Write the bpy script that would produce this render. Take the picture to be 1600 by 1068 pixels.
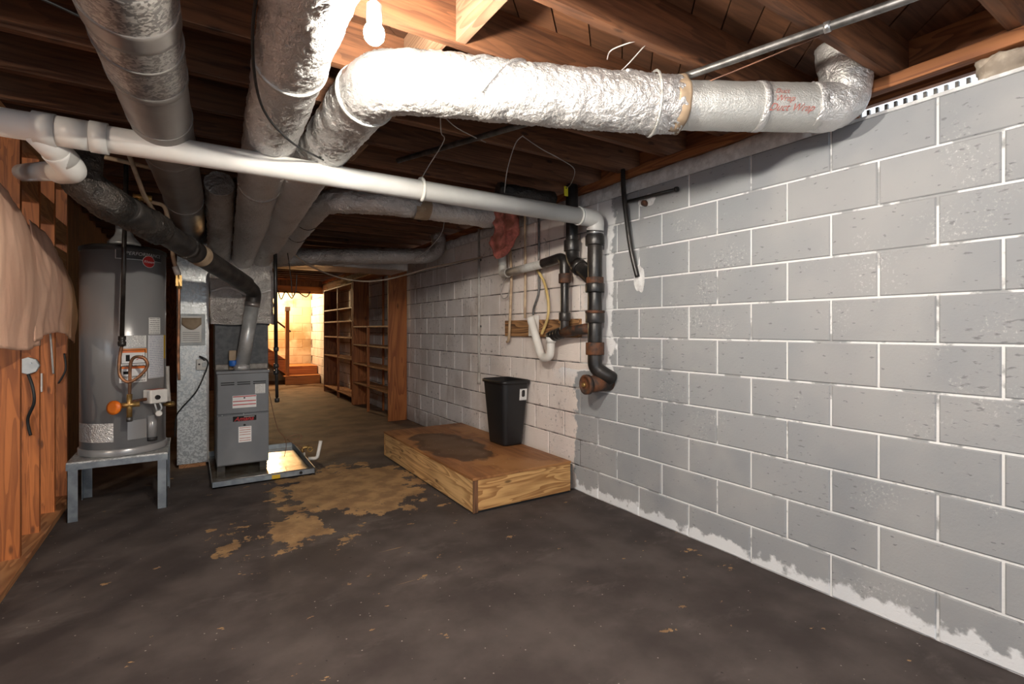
import bpy, math, random
from mathutils import Vector, Matrix, noise
R = math.radians
random.seed(7)
scene = bpy.context.scene
for o in list(bpy.data.objects): bpy.data.objects.remove(o)

# ------------------------------------------------------------------ camera, world, lights, exposure
cam_d = bpy.data.cameras.new('camera'); cam = bpy.data.objects.new('camera', cam_d)
scene.collection.objects.link(cam); scene.camera = cam
cam.location = (0, 0, 1.28)
YAW = math.asin(.5394)
cam.rotation_euler = (R(90), 0, -YAW)
cam_d.sensor_width = 36; cam_d.lens = 36*781/1600; cam_d.shift_y = -20/1600
cam_d.clip_start = .02; cam_d.clip_end = 200

world = bpy.data.worlds.new('world'); scene.world = world; world.use_nodes = True
bg = world.node_tree.nodes['Background']
bg.inputs[0].default_value = (.86, .93, 1, 1); bg.inputs[1].default_value = 1.0

def lamp(name, kind, loc, power, col, size):
    d = bpy.data.lights.new(name, kind); d.energy = power; d.color = col; d.shadow_soft_size = size
    o = bpy.data.objects.new(name, d); o.location = loc; scene.collection.objects.link(o); return o
# bare bulb of the bay above and behind the camera, and the lamp of the room beyond the stud wall
lamp('bulb_light_near', 'POINT', (.34, .22, 2.35), 78, (1, .93, .85), .05)
lamp('bulb_light_side_room', 'POINT', (-2.9, .75, 2.25), 75, (1, .84, .66), .04)
lamp('bulb_light_stairs', 'POINT', (1.5, 13.0, 2.12), 135, (1, .70, .38), .05)

vs = scene.view_settings
vs.view_transform = 'Standard'; vs.look = 'None'; vs.gamma = 1; vs.use_curve_mapping = False
vs.exposure = .66
scene.cycles.use_denoising = True
scene.cycles.sample_clamp_indirect = 6

# ------------------------------------------------------------------ node helper
class NT:
    def __init__(s, name):
        s.m = bpy.data.materials.new(name); s.m.use_nodes = True
        s.t = s.m.node_tree; s.b = s.t.nodes['Principled BSDF']
        s.pos = s.t.nodes.new('ShaderNodeNewGeometry').outputs['Position']
        tc = s.t.nodes.new('ShaderNodeTexCoord'); s.obj = tc.outputs['Object']; s.uv = tc.outputs['UV']
        s.rnd = s.t.nodes.new('ShaderNodeObjectInfo').outputs['Random']
    def n(s, ty): return s.t.nodes.new(ty)
    def put(s, sock, v):
        if isinstance(v, bpy.types.NodeSocket): s.t.links.new(v, sock)
        elif isinstance(v, tuple) and len(v) == 3 and sock.type == 'RGBA': sock.default_value = (*v, 1)
        else: sock.default_value = v
    def map(s, vec, sc=(1, 1, 1), loc=(0, 0, 0), rot=(0, 0, 0)):
        k = s.n('ShaderNodeMapping'); s.put(k.inputs[0], vec)
        k.inputs['Scale'].default_value = sc; s.put(k.inputs['Location'], loc); k.inputs['Rotation'].default_value = rot
        return k.outputs[0]
    def noise(s, scale, detail=4, vec=None, rough=.55, dist=0):
        k = s.n('ShaderNodeTexNoise'); s.put(k.inputs['Vector'], vec or s.pos)
        k.inputs['Scale'].default_value = scale; k.inputs['Detail'].default_value = detail
        k.inputs['Roughness'].default_value = rough; k.inputs['Distortion'].default_value = dist
        return k.outputs['Fac']
    def voro(s, scale, out='Distance', vec=None, feature='F1'):
        k = s.n('ShaderNodeTexVoronoi'); k.feature = feature; s.put(k.inputs['Vector'], vec or s.pos)
        k.inputs['Scale'].default_value = scale; return k.outputs[out]
    def math(s, op, a, b=0., c=None, clamp=False):
        k = s.n('ShaderNodeMath'); k.operation = op; k.use_clamp = clamp
        s.put(k.inputs[0], a); s.put(k.inputs[1], b)
        if c is not None: s.put(k.inputs[2], c)
        return k.outputs[0]
    def step(s, v, a, b):
        k = s.n('ShaderNodeMapRange'); k.interpolation_type = 'SMOOTHSTEP'
        s.put(k.inputs[0], v); s.put(k.inputs[1], a); s.put(k.inputs[2], b); return k.outputs[0]
    def mix(s, f, a, b, mode='MIX'):
        k = s.n('ShaderNodeMix'); k.data_type = 'RGBA'; k.blend_type = mode
        s.put(k.inputs[0], f); s.put(k.inputs[6], a); s.put(k.inputs[7], b); return k.outputs[2]
    def xyz(s, v):
        k = s.n('ShaderNodeSeparateXYZ'); s.put(k.inputs[0], v); return k.outputs
    def bump(s, h, strength=.3, dist=.01):
        k = s.n('ShaderNodeBump'); s.put(k.inputs['Height'], h)
        k.inputs['Strength'].default_value = strength; k.inputs['Distance'].default_value = dist
        s.t.links.new(k.outputs[0], s.b.inputs['Normal'])
    def done(s, col=None, rough=None, metal=None, spec=None):
        if col is not None: s.put(s.b.inputs['Base Color'], col)
        if rough is not None: s.put(s.b.inputs['Roughness'], rough)
        if metal is not None: s.put(s.b.inputs['Metallic'], metal)
        if spec is not None: s.put(s.b.inputs['Specular IOR Level'], spec)
        return s.m

MATS = {}
def simple(name, c1, c2=None, scale=6, rough=.6, metal=0, bump=0, bscale=60, stretch=(1, 1, 1), lo=.35, hi=.65):
    t = NT(name); c2 = c2 or tuple(v*.75 for v in c1)
    v = t.map(t.pos, stretch)
    f = t.step(t.noise(scale, 5, v), lo, hi)
    if bump: t.bump(t.noise(bscale, 4, v), bump, .004)
    MATS[name] = t.done(t.mix(f, c1, c2), rough, metal); return MATS[name]

def wood(name, dark, light, axis=0, g=1., rough=.6, knots=True, var=.35, ring=.35):
    t = NT(name)
    sc = [26*g]*3; sc[axis] = 1.6*g
    off = t.n('ShaderNodeCombineXYZ'); k = t.math('MULTIPLY', t.rnd, 37.); 
    for i in range(3): t.put(off.inputs[i], k)
    v = t.map(t.pos, tuple(sc), off.outputs[0])
    a = t.noise(1., 5, v, .6, .6)
    sc2 = [7*g]*3; sc2[axis] = .7*g
    w = t.noise(1., 2, t.map(t.pos, tuple(sc2), off.outputs[0]), .4, 1.2)
    rings = t.math('FRACT', t.math('MULTIPLY', w, 9.))
    rings = t.step(rings, .0, .9)
    f = t.math('ADD', t.math('MULTIPLY', a, 1-ring), t.math('MULTIPLY', rings, ring))
    c = t.mix(t.step(f, .25, .75), dark, light)
    if knots:
        sc3 = [9*g]*3; sc3[axis] = 3.2*g
        kn = t.step(t.voro(1., 'Distance', t.map(t.pos, tuple(sc3), off.outputs[0])), .16, .06)
        c = t.mix(t.math('MULTIPLY', kn, .75), c, tuple(v*.28 for v in dark))
    if var:
        r = t.math('ADD', t.math('MULTIPLY', t.rnd, var), 1-var*.6)
        c = t.mix(1., c, t.comb(r) if hasattr(t, 'comb') else c, 'MIX') if False else c
        h = t.n('ShaderNodeHueSaturation'); t.put(h.inputs['Value'], r); t.put(h.inputs['Color'], c); c = h.outputs[0]
    t.bump(f, .25, .003)
    MATS[name] = t.done(c, rough); return MATS[name]

# --- painted block wall: grey coat near, old white coat beyond, white mortar smear at the foot
def block_material():
    t = NT('block_paint'); x, y, z = t.xyz(t.pos)
    edge = t.math('MULTIPLY', t.math('SUBTRACT', t.noise(9, 6), .5), .26)
    hi = t.step(t.math('ADD', z, t.math('MULTIPLY', edge, .2)), .95, .98)
    yb = t.math('SUBTRACT', 3.08, t.math('MULTIPLY', hi, .42))
    white = t.step(t.math('SUBTRACT', t.math('ADD', y, edge), yb), -.01, .02)
    grey = t.mix(t.rnd, (.285, .30, .318), (.325, .338, .352))
    grey = t.mix(t.step(t.noise(2.2, 3), .35, .7), grey, (.37, .375, .38))
    scuff = t.math('MULTIPLY', t.step(t.noise(75, 5, None, .7), .53, .66), t.step(t.noise(3.4, 3), .56, .72))
    grey = t.mix(t.math('MULTIPLY', scuff, .6), grey, (.75, .75, .74))
    pit = t.step(t.noise(42, 3, t.map(t.pos, (1, .6, 1.5)), .5), t.math('ADD', .58, t.math('MULTIPLY', t.step(t.noise(1.7, 2), .62, .40), .09)), .72)
    grey = t.mix(t.math('MULTIPLY', pit, .55), grey, (.12, .125, .13))
    foot = t.step(t.math('ADD', z, t.math('MULTIPLY', t.math('SUBTRACT', t.noise(13, 6), .5), .22)), .075, .045)
    grey = t.mix(foot, grey, (.80, .82, .84))
    w = t.mix(t.step(t.noise(3, 4), .4, .7), (.80, .76, .74), (.66, .61, .58))
    near = t.step(y, 5.2, 3.6)  # bulb-lit pinkish stretch of the white coat, painted into the colour
    w = t.mix(near, w, t.mix(.6, w, (.88, .77, .70)))
    st = t.step(t.noise(1.0, 6, t.map(t.pos, (1, 5, 1.3)), .7), .56, .74)
    w = t.mix(t.math('MULTIPLY', st, .55), w, (.34, .24, .17))
    mold = t.math('MULTIPLY', t.step(t.noise(26, 6, None, .7), .56, .70), t.step(t.noise(2.3, 3), .44, .6))
    w = t.mix(t.math('MULTIPLY', mold, .9), w, (.06, .05, .05))
    low = t.step(t.math('ADD', z, t.math('MULTIPLY', t.noise(7, 5), .35)), .42, .18)
    w = t.mix(t.math('MULTIPLY', low, .5), w, (.16, .13, .11))
    fresh = t.math('MULTIPLY', t.step(t.math('SUBTRACT', t.math('ADD', y, edge), yb), .34, .18), t.step(z, .80, 1.0))
    w = t.mix(fresh, w, (.84, .84, .85))
    h = t.math('ADD', t.math('MULTIPLY', t.noise(90, 3), .6), t.math('MULTIPLY', pit, -.8))
    t.bump(h, .45, .004)
    MATS['block'] = t.done(t.mix(white, grey, w), .72)
block_material()
def mortar_material():
    t = NT('mortar_paint'); x, y, z = t.xyz(t.pos)
    far = t.step(t.math('ADD', y, t.math('MULTIPLY', t.noise(6, 4), .4)), 3.0, 3.3)
    n = t.step(t.noise(9, 5), .38, .6)
    wn = t.mix(t.step(t.noise(6, 5), .53, .60), (.84, .85, .85), (.37, .38, .39))
    t.bump(t.noise(60, 4), .5, .006)
    MATS['mortar'] = t.done(t.mix(far, wn, t.mix(n, (.07, .06, .055), (.42, .38, .36))), .8)
mortar_material()
def cream_material():
    t = NT('cream_paint')
    c = t.mix(t.rnd, (.62, .52, .36), (.74, .64, .46))
    c = t.mix(t.step(t.noise(1.4, 4), .48, .62), c, (.46, .33, .18))
    t.bump(t.noise(50, 3), .4, .006); MATS['cream'] = t.done(c, .8)
cream_material()
# --- floor: dark worn paint over tan concrete
def floor_material():
    t = NT('floor_paint'); x, y, z = t.xyz(t.pos)
    dark = t.mix(t.step(t.noise(2.6, 5), .35, .7), (.052, .042, .040), (.092, .076, .071))
    dark = t.mix(t.math('MULTIPLY', t.step(t.noise(1.3, 6, t.map(t.pos, (1, 2.2, 1), rot=(0, 0, .6)), .7), .55, .72), .6), dark, (.15, .128, .118))
    tan = t.mix(t.step(t.noise(7, 5), .35, .65), (.40, .25, .12), (.24, .145, .075))
    con = t.mix(t.step(t.noise(3.2, 6), .3, .7), (.26, .178, .118), (.14, .094, .066))
    far = t.step(t.math('ADD', y, t.math('MULTIPLY', t.math('SUBTRACT', t.noise(2.2, 5), .5), 1.6)), 4.9, 5.7)
    base = t.mix(far, dark, con)
    def blob(cx, cy, rx, ry):
        a = t.math('DIVIDE', t.math('SUBTRACT', x, cx), rx); b = t.math('DIVIDE', t.math('SUBTRACT', y, cy), ry)
        return t.math('SUBTRACT', 1., t.math('SQRT', t.math('ADD', t.math('MULTIPLY', a, a), t.math('MULTIPLY', b, b))), clamp=True)
    fall = t.math('MAXIMUM', blob(1.12, 4.15, .85, 1.0), t.math('MULTIPLY', blob(.55, 3.45, .75, .6), .55))
    nz = t.noise(4.2, 8, None, .68)
    patch = t.step(t.math('ADD', t.math('MULTIPLY', fall, .60), nz), .70, .715)
    chips = t.step(t.math('ADD', t.noise(5.5, 6, t.map(t.pos, (1, 1.5, 1), (3.1, 1.7, 0), (0, 0, .5)), .62), t.math('MULTIPLY', t.noise(.9, 1), .12)), .722, .732)
    scr = t.math('MULTIPLY', t.step(t.noise(1., 3, t.map(t.pos, (1.1, 34, 1), (0, 0, 0), (0, 0, -.62)), .5), .735, .755), t.step(t.noise(1.3, 2), .5, .6))
    m = t.math('MAXIMUM', t.math('MAXIMUM', patch, chips), scr)
    c = t.mix(m, base, tan)
    v = t.n('ShaderNodeTexVoronoi'); v.inputs['Scale'].default_value = 22; t.put(v.inputs['Vector'], t.pos)
    cr = t.xyz(v.outputs['Color'])
    dot = t.math('MULTIPLY', t.step(v.outputs['Distance'], .085, .05), t.math('GREATER_THAN', cr[0], .5))
    c = t.mix(t.math('MULTIPLY', dot, .75), c, (.42, .38, .33))
    spot = t.math('MULTIPLY', t.step(t.noise(38, 4, t.map(t.pos, (1, 1, 1), (5, 2, 0))), .70, .74), .8)
    c = t.mix(spot, c, (.012, .010, .010))
    h = t.math('ADD', t.math('MULTIPLY', t.noise(14, 5), .5), t.math('MULTIPLY', m, -.5))
    t.bump(h, .35, .006)
    rg = t.math('ADD', .58, t.math('MULTIPLY', t.noise(5, 4), .3))
    MATS['floor'] = t.done(c, t.mix(m, rg, (.85, .85, .85)), None, .22)
floor_material()
# --- metals
def foil(name, col, rough, wr=.6, sc=34, dirt=.18):
    t = NT(name)
    n1 = t.noise(sc, 4, t.map(t.pos, (1.6, .7, 1.6)), .6, 1.1)
    n2 = t.noise(sc*3.2, 2, None, .5, .5)
    n3 = t.noise(sc*.45, 3, t.map(t.pos, (1, .8, 1)), .6, 2.)
    rid = t.math('ABSOLUTE', t.math('SUBTRACT', n3, .5))
    h = t.math('ADD', t.math('ADD', n1, t.math('MULTIPLY', n2, .35)), t.math('MULTIPLY', rid, -2.)); t.bump(h, wr, .014)
    d = t.math('MULTIPLY', t.step(t.noise(3, 5), .42, .7), dirt)
    MATS[name] = t.done(t.mix(d, col, (.20, .16, .13)), t.math('ADD', rough, t.math('MULTIPLY', d, .4)), .68)
foil('foil', (.80, .79, .78), .30)
foil('foil_white', (.70, .70, .67), .48, .35, 60, .2)
foil('foil_dark', (.60, .575, .55), .30, .8, 26, .45)
foil('foil_black', (.05, .047, .045), .38, .7, 24, .4)
def galv(name, c1, c2, scale=55, rough=.42):
    t = NT(name)
    v = t.n('ShaderNodeTexVoronoi'); v.inputs['Scale'].default_value = scale
    wob = t.n('ShaderNodeTexNoise'); wob.inputs['Scale'].default_value = 30; t.put(wob.inputs['Vector'], t.pos)
    t.put(v.inputs['Vector'], t.mix(.03, t.pos, wob.outputs['Color']))
    r = t.xyz(v.outputs['Color'])[0]
    MATS[name] = t.done(t.mix(t.step(r, .3, .7), c1, c2), t.math('ADD', rough-.1, t.math('MULTIPLY', r, .25)), .7)
galv('galv', (.40, .41, .41), (.66, .67, .66), 80)
galv('galv_duct', (.20, .19, .185), (.44, .42, .40), 120)
simple('steel_leg', (.36, .40, .43), (.24, .27, .30), 12, .45, .75)
simple('duct_grey', (.30, .28, .265), (.20, .185, .175), 3, .48, .55, .1)
simple('band_metal', (.38, .36, .34), (.28, .26, .25), 5, .38, .7)
simple('pan_metal', (.55, .52, .46), (.30, .24, .17), 9, .25, .85, .3, 14)
simple('pipe_steel', (.22, .215, .21), (.12, .115, .11), 20, .45, .8)
simple('flue_metal', (.58, .60, .60), (.42, .43, .43), 8, .35, .4)
simple('flue_black', (.026, .024, .024), (.07, .062, .055), 9, .45, .3, .3, 40)
simple('iron', (.011, .0105, .0105), (.036, .031, .028), 8, .32, .1, .3, 70)
simple('iron_rust', (.15, .055, .022), (.030, .021, .017), 13, .7, .1, .5, 60)
simple('rubber', (.012, .012, .013), (.02, .02, .021), 8, .45)
simple('clamp', (.6, .6, .6), (.4, .4, .4), 8, .3, .9)
simple('copper', (.52, .25, .13), (.22, .12, .07), 14, .45, .7)
simple('brass', (.62, .40, .15), (.35, .22, .08), 20, .4, .8)
# --- plastics and paints
simple('pvc', (.74, .74, .72), (.62, .61, .585), 2.5, .38, 0, .05)
simple('pvc_dirty', (.52, .51, .48), (.36, .33, .30), 8, .5)
simple('pvc_white', (.80, .78, .74), (.70, .67, .62), 6, .35)
simple('cpvc', (.60, .45, .29), (.36, .25, .16), 9, .5)
simple('hose', (.66, .49, .20), (.50, .35, .14), 9, .35)
simple('heater_paint', (.36, .36, .365), (.33, .33, .335), 2, .28, .3)
simple('heater_top', (.05, .05, .052), (.03, .03, .03), 8, .5)
simple('furnace_paint', (.20, .21, .225), (.175, .185, .20), 4, .45, .05)
simple('coil_paint', (.07, .076, .084), (.11, .115, .123), 22, .6, .1)
simple('black_plastic', (.012, .0125, .014), (.009, .009, .010), 3, .42)
simple('black_gap', (.006, .006, .006), (.004, .004, .004), 3, .8)
simple('cable_black', (.012, .012, .012), (.02, .02, .02), 3, .5)
simple('cable_tan', (.42, .33, .25), (.30, .23, .17), 8, .6)
simple('wire_grey', (.50, .47, .44), (.32, .29, .27), 9, .5, .3)
simple('wire_brown', (.20, .085, .045), (.12, .05, .03), 9, .5)
simple('white_plastic', (.80, .79, .76), (.70, .69, .66), 9, .4)
simple('box_plastic', (.62, .64, .64), (.45, .48, .50), 9, .5)
simple('orange_plastic', (.90, .22, .02), (.80, .17, .015), 9, .35)
simple('red_print', (.55, .03, .03), (.45, .02, .025), 9, .35)
simple('red_ink', (.36, .06, .045), (.50, .22, .18), 60, .6)
simple('white_print', (.85, .85, .85), (.8, .8, .8), 9, .5)
simple('yellow_print', (.70, .46, .02), (.6, .38, .02), 9, .5)
simple('yellow_tag', (.80, .72, .03), (.7, .6, .03), 9, .5)
simple('blue_tape', (.02, .17, .62), (.02, .13, .5), 9, .5)
simple('kraft_piece', (.45, .34, .23), (.32, .23, .15), 9, .8)
simple('cement', (.42, .39, .36), (.25, .23, .21), 14, .9, 0, .8, 40)
simple('stone', (.50, .43, .35), (.30, .25, .20), 16, .95, 0, 1., 30)
simple('plaster', (.82, .83, .83), (.6, .6, .6), 20, .8, 0, .6, 60)
simple('foam_red', (.70, .22, .17), (.26, .09, .06), 10, .9, 0, .9, 40)
simple('outer_wall', (.20, .19, .18), (.13, .12, .11), 2, .9)
def sheet_material():
    t = NT('kraft_sheet')
    c = t.mix(t.step(t.noise(2.2, 4), .3, .7), (.88, .57, .42), (.80, .48, .34))
    t.bump(t.noise(9, 4, t.map(t.pos, (1, 2.2, .8)), .6, .8), .35, .012)
    t.b.inputs['Transmission Weight'].default_value = 0
    MATS['sheet'] = t.done(c, .5)
sheet_material()
def print_material(name, ink, rows, paper=(.80, .80, .78), hot=None, cols=1.):
    t = NT(name); u, v, _ = t.xyz(t.uv)
    line = t.math('FRACT', t.math('MULTIPLY', v, float(rows)))
    on = t.math('MULTIPLY', t.step(line, .30, .36), t.step(line, .78, .72))
    k = t.n('ShaderNodeCombineXYZ'); t.put(k.inputs[0], t.math('MULTIPLY', u, 14.*cols)); t.put(k.inputs[1], t.math('MULTIPLY', t.math('FLOOR', t.math('MULTIPLY', v, float(rows))), 3.7))
    word = t.step(t.noise(1.6, 3, k.outputs[0], .8), .42, .50)
    marg = t.math('MULTIPLY', t.step(u, .06, .07), t.step(u, .94, .93))
    c = t.mix(t.math('MULTIPLY', t.math('MULTIPLY', on, word), t.math('MULTIPLY', marg, .75)), paper, ink)
    if hot: c = t.mix(t.step(v, .86, .865), c, hot)
    MATS[name] = t.done(c, .5)
print_material('print_small', (.10, .10, .11), 8)
print_material('print_dense', (.16, .20, .34), 24, (.74, .75, .78), None, 2.)
print_material('print_warn', (.18, .17, .17), 11, (.82, .81, .79), (.80, .26, .04))
print_material('print_red', (.62, .08, .06), 6, (.82, .79, .74), None, .15)
# --- woods
wood('joist_x', (.070, .026, .011), (.225, .092, .039), 0, 1.2, .7, True, .35, .12)
wood('board_diag', (.085, .034, .015), (.225, .095, .042), 0, .8, .75, False, .5, .05)
wood('block_y', (.20, .11, .06), (.34, .20, .12), 1, 1., .7)
wood('stud_z', (.27, .075, .016), (.56, .175, .042), 2, 1.3, .55, True, .35, .22)
wood('plate_y', (.30, .12, .045), (.50, .24, .10), 1, 1., .65)
wood('sill_y', (.16, .055, .020), (.34, .13, .045), 1, 1., .7)
wood('pine_x', (.34, .16, .052), (.66, .385, .15), 0, 1.2, .6)
wood('pine_y', (.38, .20, .075), (.70, .45, .20), 1, 1.2, .6)
wood('shelf_z', (.22, .062, .014), (.40, .135, .034), 2, .8, .55)
wood('shelf_y', (.34, .135, .045), (.56, .27, .11), 1, .8, .55)
wood('stair_x', (.40, .14, .035), (.58, .24, .07), 0, .8, .45, False)
wood('stair_z', (.40, .14, .035), (.58, .24, .07), 2, .8, .45, False)
wood('ledger_y', (.09, .036, .014), (.46, .24, .10), 1, .9, .75)
wood('brown_z', (.10, .045, .020), (.22, .10, .045), 2, 1., .75)
def ply_material():
    t = NT('ply_top'); x, y, z = t.xyz(t.pos)
    g = t.noise(1., 5, t.map(t.pos, (22, 2.2, 10)), .6, .6)
    c = t.mix(t.step(g, .3, .7), (.20, .078, .026), (.36, .155, .055))
    c = t.mix(t.step(t.noise(2.4, 5), .50, .62), c, (.40, .185, .065))
    a = t.math('DIVIDE', t.math('SUBTRACT', x, 1.93), .27); b = t.math('DIVIDE', t.math('SUBTRACT', y, 4.05), .60)
    d = t.math('SQRT', t.math('ADD', t.math('MULTIPLY', a, a), t.math('MULTIPLY', b, b)))
    d = t.math('ADD', d, t.math('MULTIPLY', t.math('SUBTRACT', t.noise(5, 5), .5), .9))
    c = t.mix(t.step(d, 1.05, .92), c, (.105, .050, .022))
    c = t.mix(t.math('MULTIPLY', t.step(d, .82, .66), .75), c, (.16, .090, .046))
    c = t.mix(t.math('MULTIPLY', t.step(t.voro(16), .09, .06), .6), c, (.6, .5, .36))
    t.bump(g, .2, .002)
    MATS['ply'] = t.done(c, t.math('ADD', .38, t.math('MULTIPLY', t.noise(5, 3), .3)))
ply_material()
def emis(name, col, s):
    t = NT(name); t.b.inputs['Emission Color'].default_value = (*col, 1); t.b.inputs['Emission Strength'].default_value = s
    MATS[name] = t.done((1, 1, 1), .4)
emis('bulb_glow', (1, .92, .80), 2000)

# ------------------------------------------------------------------ geometry helpers
class MB:
    def __init__(s): s.v = []; s.f = []; s.sm = []; s.uv = None
    def add(s, vs, fs, smooth=False):
        o = len(s.v); s.v += [Vector(p) for p in vs]
        s.f += [tuple(i+o for i in f) for f in fs]; s.sm += [smooth]*len(fs); return s
    def box(s, a, b, rot=None, piv=None):
        x0, x1 = sorted((a[0], b[0])); y0, y1 = sorted((a[1], b[1])); z0, z1 = sorted((a[2], b[2]))
        vs = [Vector(p) for p in ((x0,y0,z0),(x1,y0,z0),(x1,y1,z0),(x0,y1,z0),(x0,y0,z1),(x1,y0,z1),(x1,y1,z1),(x0,y1,z1))]
        if rot is not None:
            pv = Vector(piv) if piv else Vector(((x0+x1)/2, (y0+y1)/2, (z0+z1)/2))
            vs = [rot @ (p-pv)+pv for p in vs]
        return s.add(vs, [(0,3,2,1),(4,5,6,7),(0,1,5,4),(1,2,6,5),(2,3,7,6),(3,0,4,7)])
    def tube(s, pts, r, seg=16, cap=True, disp=None, smooth=True):
        pts = [Vector(p) for p in pts]; n = len(pts)
        rr = r if isinstance(r, (list, tuple)) else [r]*n
        tang = [((pts[min(i+1, n-1)]-pts[max(i-1, 0)]).normalized()) for i in range(n)]
        t0 = tang[0]; up = Vector((0, 0, 1)) if abs(t0.z) < .9 else Vector((0, 1, 0))
        nx = t0.cross(up).normalized(); vs = []
        for i in range(n):
            t = tang[i]; nx = (nx-t*nx.dot(t)).normalized(); ny = t.cross(nx)
            for k in range(seg):
                a = 2*math.pi*k/seg; d = nx*math.cos(a)+ny*math.sin(a)
                q = rr[i]+(disp(pts[i]+d*rr[i], i/(n-1)) if disp else 0)
                vs.append(pts[i]+d*q)
        fs = [(i*seg+k, i*seg+(k+1) % seg, (i+1)*seg+(k+1) % seg, (i+1)*seg+k) for i in range(n-1) for k in range(seg)]
        s.add(vs, fs, smooth)
        if cap:
            o = len(s.v)-n*seg
            s.f += [tuple(o+k for k in range(seg))[::-1], tuple(o+(n-1)*seg+k for k in range(seg))]; s.sm += [False, False]
        return s
    def lathe(s, prof, base, axis=(0, 0, 1), seg=24):
        # prof: list of (radius, height along axis)
        ax = Vector(axis).normalized(); b = Vector(base)
        u = ax.orthogonal().normalized(); w = ax.cross(u); n = len(prof)
        vs = [b+ax*h+(u*math.cos(2*math.pi*k/seg)+w*math.sin(2*math.pi*k/seg))*r for r, h in prof for k in range(seg)]
        fs = [(i*seg+k, i*seg+(k+1) % seg, (i+1)*seg+(k+1) % seg, (i+1)*seg+k) for i in range(n-1) for k in range(seg)]
        s.add(vs, fs, True); o = len(s.v)-n*seg
        s.f += [tuple(o+k for k in range(seg))[::-1], tuple(o+(n-1)*seg+k for k in range(seg))]; s.sm += [False, False]
        return s
    def grid(s, fn, nu, nv, uv=False, smooth=True):
        vs = [fn(i/nu, j/nv) for j in range(nv+1) for i in range(nu+1)]
        fs = [(j*(nu+1)+i, j*(nu+1)+i+1, (j+1)*(nu+1)+i+1, (j+1)*(nu+1)+i) for j in range(nv) for i in range(nu)]
        if uv: s.uv = [(i/nu, j/nv) for j in range(nv+1) for i in range(nu+1)]
        return s.add(vs, fs, smooth)
    def mesh(s, name, off=Vector((0, 0, 0))):
        me = bpy.data.meshes.new(name); me.from_pydata([tuple(p-off) for p in s.v], [], s.f)
        me.polygons.foreach_set('use_smooth', s.sm)
        if s.uv:
            l = me.uv_layers.new(name='UVMap')
            for lp in me.loops: l.data[lp.index].uv = s.uv[lp.vertex_index]
        me.update(); return me

def fillet(pts, rad, n=7):
    pts = [Vector(p) for p in pts]; out = [pts[0]]
    for i in range(1, len(pts)-1):
        a, b, c = pts[i-1], pts[i], pts[i+1]
        d = min(rad, (a-b).length*.49, (c-b).length*.49)
        p, q = b+(a-b).normalized()*d, b+(c-b).normalized()*d
        for k in range(n+1):
            t = k/n; out.append(p*(1-t)**2+b*2*t*(1-t)+q*t*t)
    out.append(pts[-1]); return out
def resample(pts, step):
    pts = [Vector(p) for p in pts]; L = [0]
    for a, b in zip(pts, pts[1:]): L.append(L[-1]+(b-a).length)
    n = max(2, int(L[-1]/step)); out = []; j = 0
    for i in range(n+1):
        s = L[-1]*i/n
        while j < len(pts)-2 and L[j+1] < s: j += 1
        t = (s-L[j])/max(1e-9, L[j+1]-L[j]); out.append(pts[j].lerp(pts[j+1], min(1, t)))
    return out
def smooth_path(pts, n=8):
    pts = [Vector(p) for p in pts]; P = [pts[0]]+pts+[pts[-1]]; out = []
    for i in range(1, len(P)-2):
        a, b, c, d = P[i-1:i+3]
        for k in range(n):
            t = k/n; out.append(.5*((2*b)+(c-a)*t+(2*a-5*b+4*c-d)*t*t+(3*b-a-3*c+d)*t**3))
    out.append(pts[-1]); return out

def link(o): scene.collection.objects.link(o); return o
def origin(o):
    v = Vector((0, 0, 0))
    while o: v += o.location; o = o.parent
    return v
def tag(o, label, cat, group=None, kind=None):
    o['label'] = label; o['category'] = cat
    if group: o['group'] = group
    if kind: o['kind'] = kind
    return o
def thing(name, label, cat, loc, group=None, kind=None):
    o = link(bpy.data.objects.new(name, None)); o.location = loc; o.empty_display_size = .1
    return tag(o, label, cat, group, kind)
def part(name, mb, mat, parent=None, bev=0, solid=0, label=None, seg=2):
    if parent is None:
        xs = [p.x for p in mb.v]; ys = [p.y for p in mb.v]; zs = [p.z for p in mb.v]
        off = Vector(((min(xs)+max(xs))/2, (min(ys)+max(ys))/2, min(zs)))
    else: off = origin(parent)
    me = mb.mesh(name, off); me.materials.append(MATS[mat])
    o = link(bpy.data.objects.new(name, me))
    if parent is None: o.location = off
    else: o.parent = parent
    if solid:
        m = o.modifiers.new('thickness', 'SOLIDIFY'); m.thickness = solid; m.offset = 0
    if bev:
        m = o.modifiers.new('bevel', 'BEVEL'); m.width = bev; m.segments = seg; m.limit_method = 'ANGLE'
    if label: o['label'] = label
    return o
def single(name, mb, mat, label, cat, group=None, kind=None, **k):
    return tag(part(name, mb, mat, None, **k), label, cat, group, kind)
def piece(name, me, loc, parent, mat=None):
    o = link(bpy.data.objects.new(name, me)); o.parent = parent; o.location = Vector(loc)-origin(parent); return o
def box(a, b): return MB().box(a, b)
def text_verts(body, size, shear=0., bold=0.):
    c = bpy.data.curves.new('lettering', 'FONT'); c.body = body; c.size = size; c.align_x = 'CENTER'; c.align_y = 'CENTER'
    c.shear = shear; c.offset = bold; c.resolution_u = 3
    o = bpy.data.objects.new('lettering', c); link(o)
    dg = bpy.context.evaluated_depsgraph_get(); me = bpy.data.meshes.new_from_object(o.evaluated_get(dg))
    vs = [v.co.copy() for v in me.vertices]; fs = [tuple(p.vertices) for p in me.polygons]
    bpy.data.objects.remove(o); bpy.data.curves.remove(c); bpy.data.meshes.remove(me)
    return vs, fs
def lettering(name, body, size, fn, mat, parent, shear=0., bold=0., sx=1.):
    vs, fs = text_verts(body, size, shear, bold)
    return part(name, MB().add([fn(v.x*sx, v.y) for v in vs], fs), mat, parent)
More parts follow.
